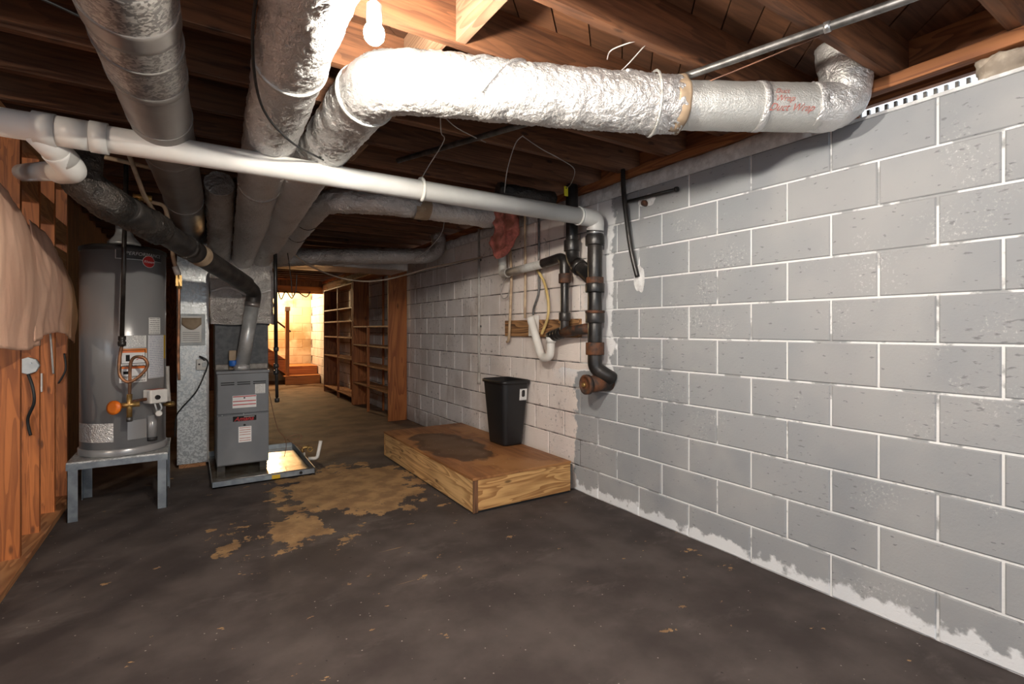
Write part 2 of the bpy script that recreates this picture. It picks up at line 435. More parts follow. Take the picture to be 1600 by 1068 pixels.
def nz(p, f, s=0): return noise.noise(Vector(p)*f+Vector((s, s*1.7, s*.3)))

# ------------------------------------------------------------------ setting: floor
W = 2.573                                    # face of the block wall
floor = box((-5.6, -3, -.1), (2.8, 14, 0)); single('floor', floor, 'floor', 'dark brown painted concrete floor with worn tan patches', 'floor', kind='structure')

# ------------------------------------------------------------------ block walls
BL, BH, J = .4064, .2032, .0100
def block_mesh(length, name, height=BH-J, depth=.03):
    b = .005; l, h = length/2, height/2
    rings = [(0, l, h), (-depth+b*.8, l, h), (-depth, l-b, h-b)]
    vs = [(x, sy*ly, sz*hz) for x, ly, hz in rings for sy, sz in ((-1, -1), (1, -1), (1, 1), (-1, 1))]
    fs = [(r*4+k, r*4+(k+1) % 4, r*4+4+(k+1) % 4, r*4+4+k) for r in range(2) for k in range(4)]+[(8, 9, 10, 11), (3, 2, 1, 0)]
    m = MB().add(vs, [f[::-1] for f in fs]); return m
wr = thing('wall_right', 'long concrete block wall painted grey near and white beyond', 'wall', (W+.03, 6, 0), kind='structure')
part('wall_core', box((W+.007, -2.6, 0), (W+.2, 13.8, 11*BH-.002)), 'mortar', wr)
bm_full = block_mesh(BL-J, 'block').mesh('concrete_block'); bm_full.materials.append(MATS['block'])
stuff = MB(); near_stuff = MB(); count = 0
for r in range(11):
    z = (r+.5)*BH
    first = .588 if r % 2 else .785          # vertical joints of this course
    k = -8
    while True:
        yc = first+(k+.5)*BL; k += 1
        if yc > 13.45: break
        wig = random.uniform(-.0015, .0015)
        if .05 < yc < 10.9:
            piece('concrete_block', bm_full, (W+.03+wig, yc, z), wr); count += 1
        else:
            s = MB(); s.add([Vector(v)+Vector((W+.03+wig, yc, z)) for v in block_mesh(BL-J, 'b').v], block_mesh(BL-J, 'b').f)
            (stuff if yc > 5 else near_stuff).add(s.v, s.f)
print('blocks', count)
o = part('concrete_block_rest', stuff, 'block', wr); o['kind'] = 'stuff'
o = part('concrete_block_rest', near_stuff, 'block', wr); o['kind'] = 'stuff'
# thin bed of cement over the wall head
def cap(y0, y1, z0, z1, nm='cement_bed'):
    def fn(u, v):
        y = y0+(y1-y0)*u; a = v*2*math.pi
        zz = z0 if v < .25 or v > .75 else z1+nz((y, 3, 0), 5)*.012
        x = W-.004+nz((y, z0, v*4), 9)*.008 if .1 < v < .6 else W+.15
        return (x, y, zz)
    m = MB(); n = int((y1-y0)/.05)
    rows = []
    for i in range(n+1):
        y = y0+(y1-y0)*i/n; q = nz((y, 3, 0), 6)*.012
        f = nz((y, 8, 0), 12)*.004
        rows.append([(W-.002+f, y, z0), (W-.006+f, y, z0+.5*(z1-z0)), (W+.004+f, y, z1+q), (W+.16, y, z1+q), (W+.16, y, z0)])
    m.add([p for r in rows for p in r], [(i*5+k, i*5+k+1, i*5+6+k, i*5+5+k) for i in range(n) for k in range(4)]+[(0, 1, 2, 3, 4)[::-1], tuple(n*5+k for k in range(5))], True)
    return m
part('cement_bed', cap(1.28, 13.6, 11*BH-.004, 2.33), 'plaster', wr)
part('cement_bed', cap(-2.5, .30, 11*BH-.004, 2.30), 'cement', wr)
part('mortar_ledge', box((W-.001, .30, 11*BH-.004), (W+.15, 1.28, 11*BH+.012)), 'plaster', wr, bev=.004)
def rock(name, c, s, seed, mat, parent):
    m = MB()
    def fn(u, v):
        a, b = u*2*math.pi, (v-.5)*math.pi
        d = Vector((math.cos(a)*math.cos(b), math.sin(a)*math.cos(b), math.sin(b)))
        d = Vector([math.copysign(abs(q)**.6, q) for q in d])
        r = 1+nz(d, 1.6, seed)*.35+nz(d, 5, seed)*.12
        return Vector(c)+Vector((d.x*s[0], d.y*s[1], d.z*s[2]))*r
    m.grid(fn, 24, 14); return part(name, m, mat, parent)
rock('stone', (W+.07, .60, 2.288), (.075, .075, .05), 3, 'stone', wr)
rock('stone', (W+.06, .42, 2.29), (.075, .11, .05), 5, 'stone', wr)
rock('stone', (W+.08, 1.26, 2.275), (.07, .12, .05), 8, 'cement', wr)
# foundation vent behind the gap on the wall head
wv = thing('window_1', 'narrow foundation vent with daylight between slats on wall head', 'vent', (W+.19, .9, 11*BH), kind='structure')
part('frame', MB().box((W+.165, .60, 11*BH), (W+.2, .68, 2.40)).box((W+.165, 1.14, 11*BH), (W+.2, 1.24, 2.40)).box((W+.165, .62, 2.352), (W+.2, 1.22, 2.40)), 'sill_y', wv)
sl = box((-.004, -.006, 0), (.012, .006, .104)).mesh('slat'); sl.materials.append(MATS['pipe_steel'])
for i in range(13): piece('slat', sl, (W+.185, .70+i*.037, 11*BH), wv)
# sill plate
single('trim_1', box((W-.01, -2.6, 2.336), (W+.045, 13.7, 2.392)), 'sill_y', 'reddish wooden sill plate lying along the block wall head', 'sill plate', kind='structure', bev=.004)

# back wall of the stair end, cream blocks
wb = thing('wall_back', 'cream painted block wall behind the far stairs', 'wall', (.8, 13.63, 0), kind='structure')
part('wall_core', box((-1.2, 13.607, 0), (W+.2, 13.8, 2.7)), 'cream', wb)
bb = block_mesh(BL-J, 'b'); rot = Matrix.Rotation(R(90), 3, 'Z')
m2 = MB().add([rot @ v for v in bb.v], bb.f).mesh('cream_block'); m2.materials.append(MATS['cream'])
for r in range(12):
    for k in range(5):
        xc = W-.2-k*BL-(0 if r % 2 else .2)
        piece('concrete_block', m2, (xc, 13.63, (r+.5)*BH), wb)
# outer walls of the side room
single('wall_outer', box((-5.7, 1.2, 0), (-5.5, 14, 2.7)), 'outer_wall', 'dim grey outer wall of the room beyond the studs', 'wall', kind='structure')
single('wall_partition', MB().box((-.93, 4.99, 0), (-.88, 13.7, 2.59)), 'brown_z', 'dark wooden partition behind the water heater corner', 'wall', kind='structure')

single('wall_stair_light_stop', box((-.93, 12.2, 0), (1.36, 12.3, 2.59)), 'brown_z', 'unseen dark end wall added to stop stair lamp light behind the furnace', 'wall', kind='structure')  # unseen wall, added to keep the stair lamp off the left side

# ------------------------------------------------------------------ ceiling: deck, diagonal boards, joists, blocking
JB, JT = 2.395, 2.59
ce = thing('ceiling', 'open joist ceiling of dark reddish lumber under diagonal boards', 'ceiling', (0, 6, 2.6), kind='structure')
part('deck', box((-5.6, -1.6, 2.622), (2.8, 13.9, 2.66)), 'board_diag', ce)
bw = .2
for i in range(44):
    c = -3.6+i*bw; e = bw-.008; x0, x1 = -1.2, 2.75
    lo, hi = (c, c+e)
    vs = [(x0, lo+x0, JT), (x1, lo+x1, JT), (x1, hi+x1, JT), (x0, hi+x0, JT)]
    dz = random.uniform(0, .003)
    m = MB().add([(a, b, q+dz) for a, b, q in vs]+[(a, b, q+.025) for a, b, q in vs], [(0, 3, 2, 1), (4, 5, 6, 7), (0, 1, 5, 4), (1, 2, 6, 5), (2, 3, 7, 6), (3, 0, 4, 7)])
    part('subfloor_board', m, 'board_diag', ce)
jm = box((-5.5, 0, JB), (2.75, .04, JT)).mesh('joist'); jm.materials.append(MATS['joist_x'])
SP = .4064; J0 = 1.755
for k in range(-7, 29):
    piece('joist', jm, (0, J0+k*SP, 0), ce)
blk = box((-.02, .041, JB+.004), (.02, SP-.001, JT-.002)).mesh('blocking'); blk.materials.append(MATS['block_y'])
for k in range(-7, 9):
    piece('blocking', blk, (.885-(.06 if k % 2 == 0 else 0), J0+k*SP, 0), ce)
part('rim_joist', box((2.752, -2.6, 2.398), (2.79, 13.7, 2.62)), 'sill_y', ce)
# header over the stair opening; added dark board stands for dark joists above
single('trim_3', box((1.365, 12.2, 2.262), (W-.01, 12.3, 2.39)), 'brown_z', 'added dark board standing in for dark joists above the orange stair header', 'header', kind='structure')
single('trim_2', box((1.365, 12.22, 2.1), (W-.01, 12.3, 2.26)), 'stair_x', 'orange wooden header above the stair opening', 'header', kind='structure', bev=.004)

# ------------------------------------------------------------------ stud wall on the left
wl = thing('wall_left', 'open stud wall of orange lumber beside the water heater', 'wall', (-.83, 3, 0), kind='structure')
part('bottom_plate', box((-.88, -2.5, 0), (-.752, 4.985, .04)), 'plate_y', wl, bev=.003)
part('top_plate', box((-.875, -2.5, 2.315), (-.785, 4.985, 2.394)), 'plate_y', wl, bev=.003)
sm = box((-.045, 0, .04), (.045, .038, 2.315)).mesh('stud'); sm.materials.append(MATS['stud_z'])
for i in range(-14, 4):
    piece('stud', sm, (-.83, 3.72+i*SP, 0), wl)
# short horizontal fire blocks between the far studs
fb = box((-.042, .039, -.07), (.042, SP-.001, .07)).mesh('fire_block'); fb.materials.append(MATS['plate_y'])
for i, z in ((0, 2.12), (1, 2.06), (2, 1.98), (2, 1.78)):
    piece('fire_block', fb, (-.83, 3.72+i*SP, z), wl)

# ------------------------------------------------------------------ wooden platform and bin
X0, X1, Y0, Y1, PH = 1.635, 2.5, 3.05, 4.95, .25
t = thing('wooden_platform', 'low wooden platform with stained plywood top below the wall pipes', 'platform', ((X0+X1)/2, (Y0+Y1)/2, 0))
part('top_panel', box((X0-.004, Y0-.004, PH-.018), (X1, Y1, PH)), 'ply', t, bev=.002)
part('side_board', box((X0+.04, Y0, .018), (X1-.002, Y0+.038, PH-.019)), 'pine_x', t, bev=.003)
part('side_board', box((X0, Y0+.002, .012), (X0+.038, Y1-.04, PH-.019)), 'pine_y', t, bev=.003)
part('side_board', box((X0, Y1-.039, .012), (X1, Y1-.001, PH-.019)), 'pine_x', t, bev=.003)
part('side_board', box((X1-.04, Y0+.04, .012), (X1-.002, Y1-.04, PH-.019)), 'pine_y', t, bev=.003)
part('corner_edge', box((X0-.003, Y0-.003, .008), (X0+.037, Y0+.001, PH-.02)), 'brown_z', t)
part('base_strip', box((X0+.01, Y0+.01, 0), (X1-.01, Y1-.01, .017)), 'rubber', t)
part('end_bracket', box((X1-.002, Y0+.002, .03), (X1+.022, Y0+.06, PH-.03)), 'pipe_steel', t, bev=.002)

def rrect(cx, cy, w, d, r, z, n=6):
    pts = []
    for qx, qy, a0 in ((1, 1, 0), (-1, 1, 90), (-1, -1, 180), (1, -1, 270)):
        for k in range(n+1):
            a = R(a0+90*k/n); pts.append(Vector((cx+qx*(w/2-r)+r*math.cos(a), cy+qy*(d/2-r)+r*math.sin(a), z)))
    return pts
def loft(rings, closed_bottom=True, closed_top=False):
    m = MB(); n = len(rings[0])
    m.add([p for r in rings for p in r], [(i*n+k, i*n+(k+1) % n, (i+1)*n+(k+1) % n, (i+1)*n+k) for i in range(len(rings)-1) for k in range(n)], True)
    if closed_bottom: m.f.append(tuple(range(n))[::-1]); m.sm.append(False)
    if closed_top: m.f.append(tuple((len(rings)-1)*n+k for k in range(n))); m.sm.append(False)
    return m
bx, by = 2.405, 3.86
t = thing('trash_bin', 'tall black plastic trash bin on the wooden platform', 'bin', (bx, by, PH))
z0, z1 = PH+.002, PH+.575
part('body', loft([rrect(bx, by, .20, .28, .04, z0), rrect(bx, by, .21, .29, .045, z0+.02), rrect(bx, by, .28, .385, .05, z1-.02), rrect(bx, by, .28, .385, .05, z1),
                   rrect(bx, by, .262, .367, .045, z1), rrect(bx, by, .20, .28, .04, z0+.03)], True, True), 'black_plastic', t)
part('rim', loft([rrect(bx, by, .283, .388, .05, z1-.028), rrect(bx, by, .305, .41, .055, z1-.024), rrect(bx, by, .305, .41, .055, z1), rrect(bx, by, .28, .385, .05, z1+.004)], False), 'black_plastic', t)
def onbin(u, v):  # front (-Y) face, leaning outward
    zz = z0+.40+v*.10; k = (zz-z0)/(z1-z0)
    return Vector((bx+.03+u*.075, by-(.145+.0475*k)-.0022, zz))
st = part('sticker', MB().grid(lambda u, v: onbin(u, v), 2, 2, True), 'print_small', t, label='white sticker with a picture of the bin')
def onbin2(u, v): return onbin(.28+u*.44, .28+v*.62)+Vector((0, -.0012, 0))
part('sticker_picture', loft([[onbin2(.5+.5*math.copysign(abs(math.cos(a))**.5, math.cos(a)), .5+.5*math.copysign(abs(math.sin(a))**.5, math.sin(a)))+Vector((0, dy, 0)) for a in [2*math.pi*k/20 for k in range(20)]] for dy in (0, -.0006)], True, True), 'black_plastic', st)

# ------------------------------------------------------------------ water heater on its stand
HX, HY_, HR = -.42, 4.65, .256
HB, HT = .40, 1.875
t = thing('heater_stand', 'galvanized steel stand with four angle legs under the water heater', 'stand', (HX, HY_, 0))
part('stand_top', MB().box((-.70, 4.36, .372), (-.145, 4.95, .396)), 'galv', t, bev=.003)
def angle_leg(x, y, sx, sy, h=.372):
    return MB().box((x, y, 0), (x+sx*.055, y+sy*.004, h)).box((x, y, 0), (x+sx*.004, y+sy*.055, h))
for x, y, sx, sy in ((-.695, 4.365, 1, 1), (-.15, 4.365, -1, 1), (-.695, 4.945, 1, -1), (-.15, 4.945, -1, -1)):
    lg = part('leg', angle_leg(x, y, sx, sy), 'steel_leg', t)
    for q in (.02, .042):
        part('bolt', MB().lathe([(.007, 0), (.007, .004), (.003, .006)], (x+sx*q, y-(.0 if sy > 0 else .004), .352), (0, -1, 0), 10), 'clamp', lg)
part('apron', box((-.70, 4.358, .345), (-.145, 4.364, .385)), 'steel_leg', t)

t = thing('water_heater', 'tall grey cylindrical gas water heater on a steel stand', 'water heater', (HX, HY_, HB))
part('tank', MB().lathe([(HR-.004, 0), (HR-.002, HT-HB-.03)], (HX, HY_, HB), seg=72), 'heater_paint', t)
part('base_ring', MB().lathe([(HR+.004, 0), (HR+.006, .01), (HR+.006, .045), (HR, .05)], (HX, HY_, HB-.003), seg=72), 'heater_paint', t)
part('top_cap', MB().lathe([(HR, 0), (HR+.003, .005), (HR+.002, .03), (HR-.03, .045), (.05, .05)], (HX, HY_, HT-.045), seg=72), 'heater_top', t)
part('draft_hood', MB().lathe([(.10, 0), (.10, .02), (.06, .07), (.052, .10), (.052, .34)], (HX, HY_, HT+.02), seg=28), 'flue_metal', t)
def cyl(phi, z, r=HR): a = R(phi); return Vector((HX+r*math.sin(a), HY_-r*math.cos(a), z))
def wrap(name, p0, p1, za, zb, mat, parent, dr=.0015, uv=True, label=None):
    m = MB().grid(lambda u, v: cyl(p0+(p1-p0)*u, za+(zb-za)*v, HR+dr), max(2, int(abs(p1-p0)/4)), 2, uv)
    return part(name, m, mat, parent, label=label)
wrap('paper_label', 38, 60, 1.245, 1.364, 'print_small', t)
wrap('paper_label', -1, 34, 1.150, 1.236, 'print_small', t)
wl1 = wrap('warning_label', -1, 35, .905, 1.143, 'print_warn', t, .0012)
wrap('paper_label', 37, 70, .925, 1.236, 'print_dense', t)
wrap('yellow_label', 70.3, 78, 1.06, 1.236, 'yellow_print', t)
for za, zb in ((1.037, 1.135), (.945, 1.022)):
    wrap('warning_border', 1, 33, za, zb, 'black_gap', wl1, .0018)
    wrap('warning_panel', 2, 32, za+.004, zb-.004, 'white_print', wl1, .0022)
    wrap('warning_band', 2, 32, zb-.020, zb-.004, 'orange_plastic', wl1, .0026)
wrap('warning_symbol', 7, 12, 1.055, 1.10, 'black_gap', wl1, .003)
m = MB().add([cyl(19, 1.062, HR+.003), cyl(30, 1.068, HR+.003), cyl(29, 1.10, HR+.003), cyl(27, 1.085, HR+.003)], [(0, 1, 2, 3)])
part('warning_symbol', m, 'red_print', wl1)
wrap('warning_symbol', 4, 11, .965, .985, 'black_gap', wl1, .003)
# banner frame and round badge
bn = wrap('banner', -6, 62, 1.772, 1.836, 'heater_top', t, .0012)
for a in ((-6, 62, 1.834, 1.838), (-6, 62, 1.770, 1.774), (-6, -5, 1.770, 1.838)):
    wrap('banner_line', *a, 'box_plastic', bn, .002)
lettering('lettering', 'PERFORMANCE', .034, lambda x, y: cyl(33+math.degrees(x/HR), 1.812+y, HR+.0025), 'box_plastic', bn, .2)
def disc(phi, z, r, dr, n=28, rim=None):
    m = MB(); vs = [cyl(phi+math.degrees(r*math.cos(2*math.pi*k/n)/HR), z+r*math.sin(2*math.pi*k/n), HR+dr) for k in range(n)]
    return m.add(vs+[cyl(phi, z, HR+dr+.001)], [(k, (k+1) % n, n) for k in range(n)])
bd = part('badge', disc(38, 1.765, .043, .004), 'white_print', t, label='round red brand badge')
part('badge_face', disc(38, 1.765, .040, .0055), 'red_print', bd)
lettering('lettering', 'Rheem', .026, lambda x, y: cyl(38+math.degrees(x/HR), 1.763+y, HR+.008), 'white_print', bd, .25)
wrap('foil_patch', -69, -8, .50, .63, 'foil', t, .002, label='silver tape patch')
wrap('access_panel', 9, 34, .505, .64, 'heater_paint', t, .006)
m = MB(); m.tube([cyl(43, .49, HR+.004), cyl(43, .66, HR+.004)], .030, 16); part('burner_cover', m, 'heater_paint', t)
part('cover_foot', MB().tube([cyl(43, .475, HR+.005), cyl(43, .50, HR+.005)], .032, 16), 'rubber', t)
# gas control valve
c = cyl(40, .80, HR+.055); rz = Matrix.Rotation(R(34), 3, 'Z')
gv = part('gas_valve', MB().box(c-Vector((.06, .045, .048)), c+Vector((.06, .045, .048)), rz), 'white_plastic', t, bev=.008)
part('valve_dial', MB().lathe([(.017, 0), (.015, .014)], c+rz @ Vector((-.015, -.045, -.005)), rz @ Vector((0, -1, 0)), 16), 'black_plastic', gv)
part('valve_print', MB().box(c+Vector((-.045, -.03, .048)), c+Vector((.045, .03, .0495)), rz, c), 'red_ink', gv)
for dx in (-.02, .015):
    part('valve_wire', MB().tube(smooth_path([c+rz @ Vector((dx, -.02, -.045)), c+rz @ Vector((dx+.008, -.03, -.09)), c+rz @ Vector((.01, .0, -.125))]), .006, 8), 'box_plastic', gv)
part('burner_knob', MB().lathe([(.018, 0), (.022, .012), (.016, .02)], c+rz @ Vector((.012, -.02, -.125)), (0, -1, 0), 14), 'white_plastic', gv)
nip = MB().tube([cyl(10, .775, HR+.055), c+rz @ Vector((-.06, .0, -.015))], .011, 12); part('gas_nipple', nip, 'iron_rust', t)
part('drain_valve', MB().tube([cyl(72, .715, HR), cyl(72, .715, HR+.055)], .012, 12).tube([cyl(72, .715, HR+.04), cyl(78, .715, HR+.05)], .018, 12), 'brass', t)
part('relief_pipe', MB().tube(smooth_path([cyl(80, 1.0, HR+.012), cyl(79, .85, HR+.016), cyl(74, .735, HR+.03)]), .013, 12), 'pvc_dirty', t)

# gas line in front of the heater
t = thing('gas_pipe', 'thin black gas pipe hanging down in front of the water heater', 'pipe', (-.385, 4.24, .70))
part('riser', MB().tube([(-.372, 4.24, 2.39), (-.395, 4.24, 1.235)], .0135, 12), 'iron', t)
part('union', MB().lathe([(.020, 0), (.024, .012), (.024, .03), (.018, .036), (.022, .045), (.022, .07)], (-.395, 4.24, 1.165), seg=8), 'iron', t)
part('flexible_connector', MB().tube(smooth_path([(-.397, 4.24, 1.165), (-.41, 4.245, 1.06), (-.405, 4.24, .97), (-.36, 4.225, .925), (-.30, 4.215, .96), (-.255, 4.21, 1.03), (-.275, 4.205, 1.085), (-.325, 4.21, 1.09), (-.348, 4.22, 1.04), (-.352, 4.235, .92), (-.356, 4.25, .82)], 10), .010, 10), 'copper', t, label='coiled copper connector')
part('shutoff_valve', MB().tube([(-.356, 4.25, .84), (-.356, 4.25, .67)], .016, 12).tube([(-.41, 4.25, .765), (-.30, 4.25, .77)], .018, 12), 'brass', t)
part('handle', MB().lathe([(.030, 0), (.047, .006), (.047, .020), (.030, .026)], (-.43, 4.252, .755), (-.55, -.8, .1), 24), 'orange_plastic', t, label='round orange handle')
part('drip_cap', MB().lathe([(.018, 0), (.018, .03)], (-.356, 4.25, .655), seg=8), 'pipe_steel', t)

# ------------------------------------------------------------------ return duct, furnace, plenum, pan
t = thing('return_duct', 'upright galvanized sheet metal return duct beside the furnace', 'duct', (.01, 5.7, 0))
part('duct_body', box((-.115, 5.5, .035), (.125, 5.9, 2.10)), 'galv', t, bev=.003)
part('wood_base', box((-.10, 5.51, 0), (.11, 5.88, .035)), 'plate_y', t)
part('corner_flange', box((.118, 5.492, .035), (.135, 5.505, 2.10)), 'band_metal', t)
fp = part('filter_door', box((-.112, 5.488, 1.13), (.105, 5.5, 1.42)), 'box_plastic', t, bev=.006, label='clear plastic covered filter door')
part('door_panel', box((-.085, 5.482, 1.155), (.078, 5.489, 1.40)), 'pvc_white', fp, bev=.008)
part('door_sag', MB().grid(lambda u, v: Vector((-.08+.155*u, 5.478-.008*math.sin(u*math.pi), 1.385-.06*v-.05*v*math.sin(u*math.pi))), 10, 3), 'kraft_piece', fp, solid=.002)
for i in range(5): part('slot', box((-.07, 5.480, 1.175+i*.018), (.06, 5.483, 1.181+i*.018)), 'duct_grey', fp)
part('top_transition', box((-.16, 5.42, 2.08), (.16, 5.92, 2.385)), 'flue_black', t)

t = thing('power_switch_box', 'small beige switch box on the galvanized return duct', 'switch box', (.075, 5.48, .93))
part('cover', box((.035, 5.463, .90), (.125, 5.498, 1.00)), 'pvc_white', t, bev=.004)
part('toggle', box((.082, 5.455, .93), (.112, 5.463, .97)), 'box_plastic', t, bev=.003)
part('receptacle_hole', MB().lathe([(.008, 0), (.008, .002)], (.058, 5.4625, .955), (0, -1, 0), 12), 'black_gap', t)
cp = smooth_path([(.10, 5.455, .99), (.06, 5.45, 1.03), (.12, 5.44, .99), (.118, 5.44, .92), (.04, 5.42, .72), (-.08, 5.44, .56), (-.12, 5.48, .48), (-.13, 5.5, .30)])
part('power_cord', MB().tube(cp, .006, 8), 'cable_black', t)

FX0, FX1, FY = .185, .60, 5.10
t = thing('furnace', 'grey two panel gas furnace standing in the drain pan', 'furnace', ((FX0+FX1)/2, 5.45, .06))
part('cabinet', box((FX0, FY+.012, .065), (FX1, 5.78, .90)), 'furnace_paint', t, bev=.004)
up = part('upper_door', box((FX0+.002, FY-.008, .525), (FX1-.002, FY+.012, .882)), 'furnace_paint', t, bev=.006)
lo = part('lower_door', box((FX0+.002, FY-.008, .075), (FX1-.002, FY+.012, .512)), 'furnace_paint', t, bev=.006)
part('top_lip', box((FX0-.006, FY-.014, .883), (FX1+.006, 5.785, .908)), 'furnace_paint', t, bev=.005)
for i in range(3):
    x = FX0+.03+i*.127
    for z in (.800, .782): part('vent_slot', box((x, FY-.0095, z), (x+.105, FY-.0075, z+.008)), 'black_gap', up)
def flat(name, x0, x1, za, zb, y, mat, parent, label=None):
    return part(name, MB().grid(lambda u, v: Vector((x0+(x1-x0)*u, y, za+(zb-za)*v)), 1, 1, True, False), mat, parent, solid=.001, label=label)
fy = FY-.0095
flat('paper_label', .485, .568, .695, .782, fy, 'print_small', up)
w1 = flat('warning_label', .305, .495, .575, .685, fy, 'white_print', up)
for z in (.600, .630, .672): flat('warning_stripe', .308, .492, z, z+.008, fy-.001, 'red_print', w1)
flat('warning_symbol', .392, .406, .657, .668, fy-.0015, 'black_gap', w1)
bdg = flat('brand_badge', .308, .495, .455, .50, fy, 'black_gap', lo, 'black badge with red lettering')
lettering('lettering', 'Amana', .052, lambda x, y: Vector((.395+x, fy-.0015, .474+y)), 'red_print', bdg, .35, .0008, 1.05)
flat('badge_line', .395, .48, .490, .493, fy-.0012, 'white_print', bdg)
w2 = flat('warning_label', .352, .455, .265, .405, fy, 'white_print', lo)
for z in (.278, .298, .330, .352, .372, .392): flat('warning_stripe', .360, .448, z, z+.005, fy-.001, 'red_ink', w2)
part('latch', MB().lathe([(.010, 0), (.006, .006)], (.40, fy, .418), (0, -1, 0), 10), 'black_plastic', lo)
for x in (.225, .392): part('screw', MB().lathe([(.006, 0), (.004, .004)], (x, fy, .518), (0, -1, 0), 10), 'clamp', t)
# coil box and wrapped plenum are one stack with the furnace
part('coil_box', box((.178, 5.325, .908), (.62, 5.76, 1.42)), 'coil_paint', t, bev=.004)
part('insulation_strip', box((.182, 5.27, .908), (.605, 5.326, .955)), 'cement', t, bev=.004)
def bulge_box(a, b, n, amp, seed, pinch=0.):
    m = MB(); ax, ay, az = a; bx_, by_, bz = b
    def P(x, y, z):
        p = Vector((x, y, z)); v = (z-az)/(bz-az); c = Vector(((ax+bx_)/2, (ay+by_)/2, z)); d = (p-c); d.z = 0
        k = 1+.05*math.sin(v*math.pi)+nz(p, 5, seed)*amp+nz(p, 15, seed)*amp*.45
        if v < .12: k += .05*pinch
        return c+d*k+Vector((0, 0, nz(p, 6, seed+2)*.025))
    def face(o, u, v): m.grid(lambda s, q: P(*(Vector(o)+Vector(u)*s+Vector(v)*q)), n, n)
    dx, dy, dz = bx_-ax, by_-ay, bz-az
    face(a, (dx, 0, 0), (0, 0, dz)); face((bx_, ay, az), (0, dy, 0), (0, 0, dz)); face((ax, by_, az), (0, -dy, 0), (0, 0, dz)); face((ax, ay, bz), (dx, 0, 0), (0, dy, 0))
    return m
part('plenum_wrap', bulge_box((.155, 5.27, 1.33), (.655, 5.80, 1.97), 60, .085, 4, 1), 'foil_dark', t)
part('plenum_seam', MB().tube(smooth_path([(.14, 5.235, 1.62), (.28, 5.22, 1.66), (.45, 5.22, 1.60), (.66, 5.235, 1.66)]), .010, 8), 'foil', t)

t = thing('drain_pan', 'shallow galvanized drain pan under the furnace', 'drain pan', (.53, 5.2, 0))
PX0, PX1, PY0, PY1 = .135, .915, 4.655, 5.83
part('pan_bottom', box((PX0, PY0, .004), (PX1, PY1, .012)), 'pan_metal', t)
for a, b in (((PX0, PY0, .004), (PX1, PY0+.004, .058)), ((PX0, PY1-.004, .004), (PX1, PY1, .058)), ((PX0, PY0, .004), (PX0+.004, PY1, .058)), ((PX1-.004, PY0, .004), (PX1, PY1, .058))):
    part('pan_side', box(a, b), 'steel_leg', t)
part('rolled_edge', MB().tube([(PX0, PY0, .058), (PX1, PY0, .058), (PX1, PY1, .058), (PX0, PY1, .058), (PX0, PY0, .058)], .005, 8), 'clamp', t)
part('drain_plug', MB().lathe([(.014, 0), (.012, .008)], (.80, PY0, .032), (0, -1, 0), 14), 'black_plastic', t)
part('sticker', box((.57, PY0-.0015, .012), (.635, PY0, .045)), 'yellow_print', t)
for x, y in ((.22, 5.2), (.22, 5.7), (.56, 5.2), (.56, 5.7)):
    part('support_block', box((x-.03, y-.05, .012), (x+.03, y+.05, .065)), 'rubber', t)

t = thing('condensate_trap', 'small white and brass condensate fitting at the pan side', 'fitting', (1.0, 5.3, 0))
part('brass_elbow', MB().tube(fillet([(.93, 5.33, .045), (.93, 5.33, .10), (.99, 5.31, .10)], .03), .016, 12), 'brass', t)
part('ring_handle', MB().tube([Vector((.99+.022*math.cos(a), 5.27, .085+.022*math.sin(a))) for a in [2*math.pi*k/16 for k in range(17)]], .006, 8), 'brass', t)
part('foot', MB().lathe([(.022, 0), (.022, .045), (.015, .05)], (.935, 5.33, 0), seg=14), 'pvc_white', t)
single('drain_elbow', MB().tube(fillet([(.955, 5.16, .022), (1.03, 5.13, .022), (1.06, 5.12, .19)], .03), .0165, 14), 'pvc_white', 'short white plastic pipe elbow standing beside the drain pan', 'pipe')
single('control_wire', MB().tube(smooth_path([(.605, 5.13, .70), (.64, 5.12, .50), (.68, 5.1, .34), (.73, 5.1, .27), (.75, 5.12, .18), (.745, 5.2, .065)]), .003, 6), 'wire_brown', 'thin brown thermostat wire dropping along the furnace side', 'wire')
single('wire_loop', MB().tube(smooth_path([(.74, 5.1, .26), (.82, 5.1, .28), (.88, 5.1, .27), (.86, 5.1, .235), (.76, 5.1, .25), (.80, 5.14, .20), (.90, 5.2, .13), (.93, 5.25, .07)]), .003, 6), 'wire_brown', 'loose brown wire loop above the empty end of the drain pan', 'wire')
single('wood_scrap', MB().box((.285, 5.235, .909), (.345, 5.262, 1.085)), 'kraft_piece', 'upright tan scrap standing on the furnace top', 'scrap', bev=.006)
single('tape_roll', MB().lathe([(.034, 0), (.036, .005), (.036, .045), (.034, .05)], (.318, 5.20, .945), seg=20), 'blue_tape', 'bright blue tape wound beside the furnace vent pipe', 'tape')

def wrinkle(amp, f, s, ring=0.):
    def d(p, u):
        q = Vector((p.x*1.3, p.y*1.3, p.z*1.3))
        w = Vector((q.x*3.0, q.y*3.0, q.z*1.1))
        return amp*nz(q, f, s)+amp*.5*(1-3*abs(nz(w, f*1.5, s+5)))+amp*.45*(.5-1.6*abs(nz(w, f*4.2, s+9)))
    return d
